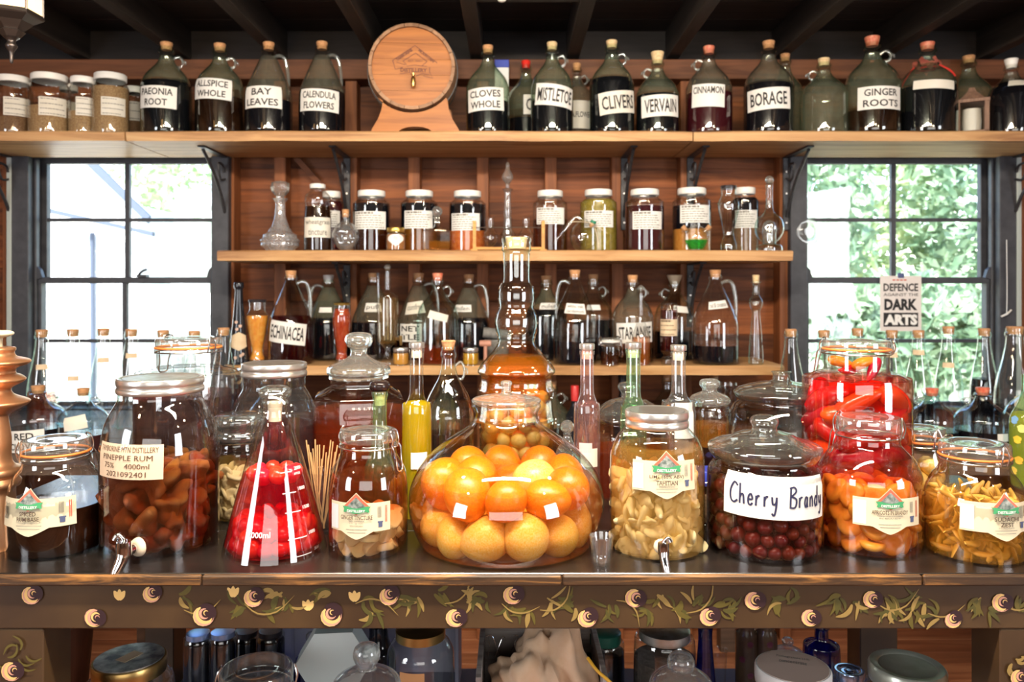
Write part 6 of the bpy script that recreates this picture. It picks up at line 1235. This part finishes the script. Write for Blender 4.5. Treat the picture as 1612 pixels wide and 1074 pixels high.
for k, (cx, yy, yt) in enumerate(((312, 1.62, 996), (351, 1.62, 994), (388, 1.75, 992), (426, 1.72, 992))):
    p = U(cx, yy, [(0, None), (21, None), (22, 1130), (22, yt+16), (19, yt+10), (17, yt+7)], ('black-filled jar with a blue-white lid under the table, next to the dark leg', 'second black-filled jar with a blue-white lid under the table', 'black-filled jar in the shade under the table, third of its row', 'black-filled jar in the shade under the table, last of its row')[k], G_CLEAR); p.fill(yt+14, L_BLACK); p.lt('lid', p.pp((18, yt+8), (18, yt), (14, yt-.5), (0, yt-.5)), BLL if k < 2 else CAPDK, seg=24, angle=40)
p = U(404, 1.36, [(0, None), (58, None), (62, 1200), (62, 1110), (56, 1085), (54, 1080)], 'clip-top jar with a flat grey glass lid under the table', G_CLEAR); clip_lid(p, 56, 1050, 1076, -1, False, ang=.2)
bb = empty('white_box', (X(593, 1.845), 1.84, UND), 0, 'pale lavender-white box standing at the back under the table', 'box'); hw = (725-462)/2/F*1.84
WBX = pm('box_lavender', (.52, .53, .68), .5)
ob('back_panel', box(-hw, hw, .0, .008, 0, .44, .001), WBX, bb, False)
for a in (-1, 1): ob('side_panel', box(a*hw-.004, a*hw+.004, -.1, 0, 0, .44, .001), WBX, bb, False)
def cobalt(cx, Y, prof, label, stop=None):
    p = U(cx, Y, prof, label, G_COBALT, 'bottle', 'cobalt_bottle')
    return p
p = cobalt(490, 1.7, [(0, None), (24, None), (26, 1180), (26, 1050), (21, 1038), (9, 1030), (7, 1020), (9, 1017)], 'cobalt blue bottle with a round clear stopper under the table'); m = p.m; p.lt('stopper', p.pp((0, 1024), (5, 1024), (6, 1016), (0, 1015)), S_GLASS, seg=14); p.part('stopper_disc', xf(ico(2), T(0, 0, p.lz(1003)) @ Matrix.Diagonal((9*m, 5*m, 10*m, 1))), S_GLASS)
cobalt(1110, 1.55, [(0, None), (24, None), (25, 1180), (19, 1100), (12.5, 1030), (11, 1000), (12.5, 986)], 'tall cobalt blue vase beside the small tumbler under the table')
p = cobalt(1293, 1.62, [(0, None), (26, None), (28, 1180), (28, 1030), (24, 1016), (12, 1008), (10.5, 1000), (10.5, 990), (12.5, 988), (12.5, 984)], 'short-necked cobalt blue bottle beside the white-lidded jar')
hx = empty('hexagonal_bottle', (X(528, 1.5), 1.5, UND), .1, 'frosted white hexagonal bottle under the table', 'bottle'); s_ = 58*1.5/F
poly = [(s_*math.cos(math.radians(60*k)), s_*.95*math.sin(math.radians(60*k))) for k in range(6)]
ob('glass_body', xf(extrude(poly, -.03, .03), T(0, 0, Z(1034, 1.5)-UND)), pm('frosted_glass', (.5, .58, .57), .35, trans=.0, col2=(.42, .5, .5), scale=6), hx, False); ob('foot', box(-.03, .03, -.028, .028, 0, Z(1034, 1.5)-UND-s_*.82, .002), pm('frosted_glass', (.5, .58, .57)), hx, False)
for cx, yk, R, Y, lb in ((577, 1026, 54, 1.33, 'glass lid with a ball knob on a jar in front of the frosted bottle'), (1072, 1040, 50, 1.33, 'glass lid with a ball knob on a jar in front of the cobalt vase')):
    p = U(cx, Y, [(0, None), (R, None), (R*1.05, 1250), (R*1.05, 1100), (R*.98, 1084)], lb, G_CLEAR); p.lt('lid', p.pp((R*.98, 1084), (R, 1078), (R*.9, 1068), (R*.6, 1058), (16, 1054), (13, 1050), (20, yk+12), (21, yk), (15, yk-10), (0, yk-12)), S_GLASS, n=3)
p = U(596, 1.68, [(0, None), (26, None), (27, 1150), (27, 1040), (19, 1015), (15, 1000), (15, 985)], 'black glass bottle under the table behind the ball-knobbed lid', G_BLACK, 'bottle', 'black_bottle')
p = U(662, 1.52, [(0, None), (46, None), (52, 1190), (53, 1045), (48, 1015), (38, 1003), (36, 998)], 'round clear jar with a brass screw lid under the table', G_CLEAR); p.lt('lid', p.pp((39, 1003), (39, 990), (36, 988), (0, 988)), BRASS, seg=36, angle=40); p.label(630, 668, 1056, 1085, (), pm('card_orange', (.62, .3, .12), .6))
# crate with cream cloth
kr = empty('wooden_tray', (X(850, 1.5), 1.5, UND), 0, 'grey wooden box holding a bundled cream cloth under the table', 'tray'); TW = wood('tray_wood', (.2, .16, .14), (.42, .37, .34), .7, 2, 0, .2); hw = .112; zt = Z(1026, 1.5)-UND
for a in (-1, 1): ob('side_board', box(a*hw-.005, a*hw+.005, -.1, .12, 0, zt, .001), TW, kr, False)
ob('back_board', box(-hw, hw, .11, .12, 0, zt, .001), TW, kr, False); ob('front_board', box(-hw, hw, -.1, -.09, 0, zt-.08, .001), TW, kr, False); ob('bottom_board', box(-hw, hw, -.1, .12, 0, .01), TW, kr, False)
def cloth(c):
    x, y_, z = c; k = 1+.12*math.sin(5*x+3*y_)+.1*math.sin(9*x-4*z+1)+.07*math.sin(13*y_+7*x)+.05*math.sin(21*x+9*z); return (x*k*.095, y_*k*.085, max(z, -.5)*k*(.105+.03*math.sin(3*x+.5)))
tag(ob('cream_cloth', ico(5, cloth), pm('cream_linen', (.6, .39, .24), .9, col2=(.66, .47, .32), scale=30, bump=.3), None, loc=(X(856, 1.46), 1.48, Z(1062, 1.46)-.03)), 'crumpled cream cloth bundled in the grey wooden box', 'cloth')
tag(ob('yellow_cord', tube([(X(926, 1.36), 1.37, Z(1036, 1.37)), (X(940, 1.35), 1.35, Z(1056, 1.35)), (X(962, 1.34), 1.34, Z(1076, 1.34)), (X(985, 1.34), 1.35, Z(1110, 1.34))], .0028, 8), pm('cord_yellow', (.8, .42, .03), .5)), 'yellow cord hanging over the cream cloth', 'cord')
r = random.Random(4); gs = []
for k in range(9):
    x0 = r.uniform(765, 850); y0 = r.uniform(1000, 1025); gs.append(tube([(X(x0, 1.55), 1.55+r.uniform(-.02, .02), Z(1030, 1.55)), (X(x0+r.uniform(-14, 14), 1.55), 1.55, Z(y0, 1.55)), (X(x0+r.uniform(-24, 24), 1.55), 1.55, Z(r.uniform(996, 1012), 1.55))], .0007, 5))
tag(ob('wire_tangle', join(*gs), CHROME), 'tangle of fine silver wire above the grey wooden box', 'wire')
p = U(876, 1.55, [(0, None), (14, None), (14, 1100), (10, 1040), (14, 1030), (15, 1020), (11, 1012), (0, 1010)], 'clear glass knobbed stopper bottle behind the cream cloth', G_SPARK, 'bottle', 'stopper_bottle')
p = U(952, 1.62, [(0, None), (30, None), (31, 1150), (31, 1022), (27, 1012), (24, 1008)], 'jar of dark plum preserve with a green cap under the table', G_CLEAR); p.fill(1024, L_BLACK); p.lt('cap', p.pp((25, 1011), (25.5, 1009), (25.5, 995), (23, 993), (0, 993)), pm('cap_green2', (.02, .13, .09), .4), seg=24, angle=40)
p = U(1046, 1.55, [(0, None), (44, None), (48, 1180), (48, 1020), (42, 1004), (38, 1000)], 'clear jar of dark dried moss with a metal lid under the table', G_CLEAR); p.fill(1034, pm('dried_moss', (.05, .04, .03), .9, col2=(.12, .1, .08), scale=90, bump=.8)); p.lt('lid', p.pp((40, 1004), (40, 991), (37, 989), (0, 989)), TIN, seg=36, angle=40)
p = U(1131, 1.66, [(0, None), (10, None), (11, 1080), (13, 1030), (14.5, 1022)], 'small clear tumbler beside the tall cobalt vase', G_CLEAR, 'glass', 'small_tumbler')
BR2 = pm('bottle_brown_painted', (.1, .055, .035), .2, col2=(.16, .1, .06), scale=20)
for cx, lb in ((1175, 'brown bottle painted with plum flowers beside the tumbler'), (1206, 'brown bottle painted with plum flowers behind the white-lidded jar')):
    p = U(cx, 1.66, [(0, None), (16, None), (17, 1150), (17, 1010), (14, 996), (12, 990), (12, 985)], lb, BR2, 'bottle', 'flower_painted_bottle')
    for k in range(3): z_ = p.lz(1008+24*k); p.part('painted_flower', wrap(([(.0065*math.cos(q)*(1+.2*math.sin(5*q)), .0065*math.sin(q)) for q in np.linspace(0, 6.0, 12)], [tuple(range(12))]), p.Rf, .35*(-1)**k, z_, .001), pm('paint_plum_flower', (.16, .03, .06), .5), None, False)
p = U(1248, 1.4, [(0, None), (60, None), (64, 1220), (64, 1100), (58, 1080), (56, 1074)], 'jar with a wide white plastic lid and handwriting under the table', G_AQUA); L = p.lt('lid', p.pp((57, 1076), (58, 1070), (58, 1052), (56, 1049), (0, 1049)), CAPW, seg=40, angle=40)
p.lt('lid_disc', p.pp((54, 1049), (54, 1048.4), (0, 1048.4)), pm('lid_tan', (.62, .46, .38), .6), L); g = []
for t, w_, v in (('Pomegranate (10)', 50, 12), ('concentrate', 42, -4)): V, f_ = text2d(t, w_*p.m, 9*p.m, 0, v*p.m, 0); g.append(([(a, b+.018, p.lz(1048.4)+.0005) for a, b in V], f_))
p.part('handwriting', join(*g), INKGR, L, False)
p = U(1240, 1.72, [(0, None), (24, None), (26, 1120), (26, 1040), (22, 1030)], 'small jar with a clear ball-topped lid behind the white-lidded jar', G_CLEAR); p.lt('lid', p.pp((23, 1031), (24, 1027), (18, 1022), (8, 1019), (6, 1016), (9, 1011), (7, 1005), (0, 1003)), S_GLASS, n=2)
p = U(1337, 1.5, [(0, None), (24, None), (26, 1180), (26, 1080), (22, 1068), (21, 1064)], 'little jar with a blue and silver ringed lid under the table', G_CLEAR); p.lt('lid', p.pp((23, 1068), (23, 1056), (21, 1054), (14, 1055), (13, 1056.5), (8, 1056.5), (7, 1055), (0, 1055)), pm('lid_blue_ring', (.45, .55, .85), .15, .8), seg=28, n=2)
p = U(1428, 1.42, [(0, None), (58, None), (64, 1220), (64, 1100), (56, 1078), (53, 1070)], 'jar with a wide pale green-grey metal lid under the table', G_CLEAR); p.lt('lid', p.pp((56, 1072), (57, 1064), (57, 1050), (54, 1046), (44, 1047), (42, 1049), (0, 1049)), pm('lid_green_grey', (.5, .54, .44), .3, .6, col2=(.62, .66, .58), scale=30), seg=40, angle=40)
p = Pot('dark_tub', 'dark brown rounded tub on the floor behind the painted leg', 'tub', 90, 1.95, 0, [(0, None), (20, None), (34, 1200), (44, 1080), (50, 1010), (52, 980), (50, 978), (0, 978)], wood('tub_wood', (.05, .02, .012), (.12, .05, .03), .5, 1, 2, .1), part='tub_body')
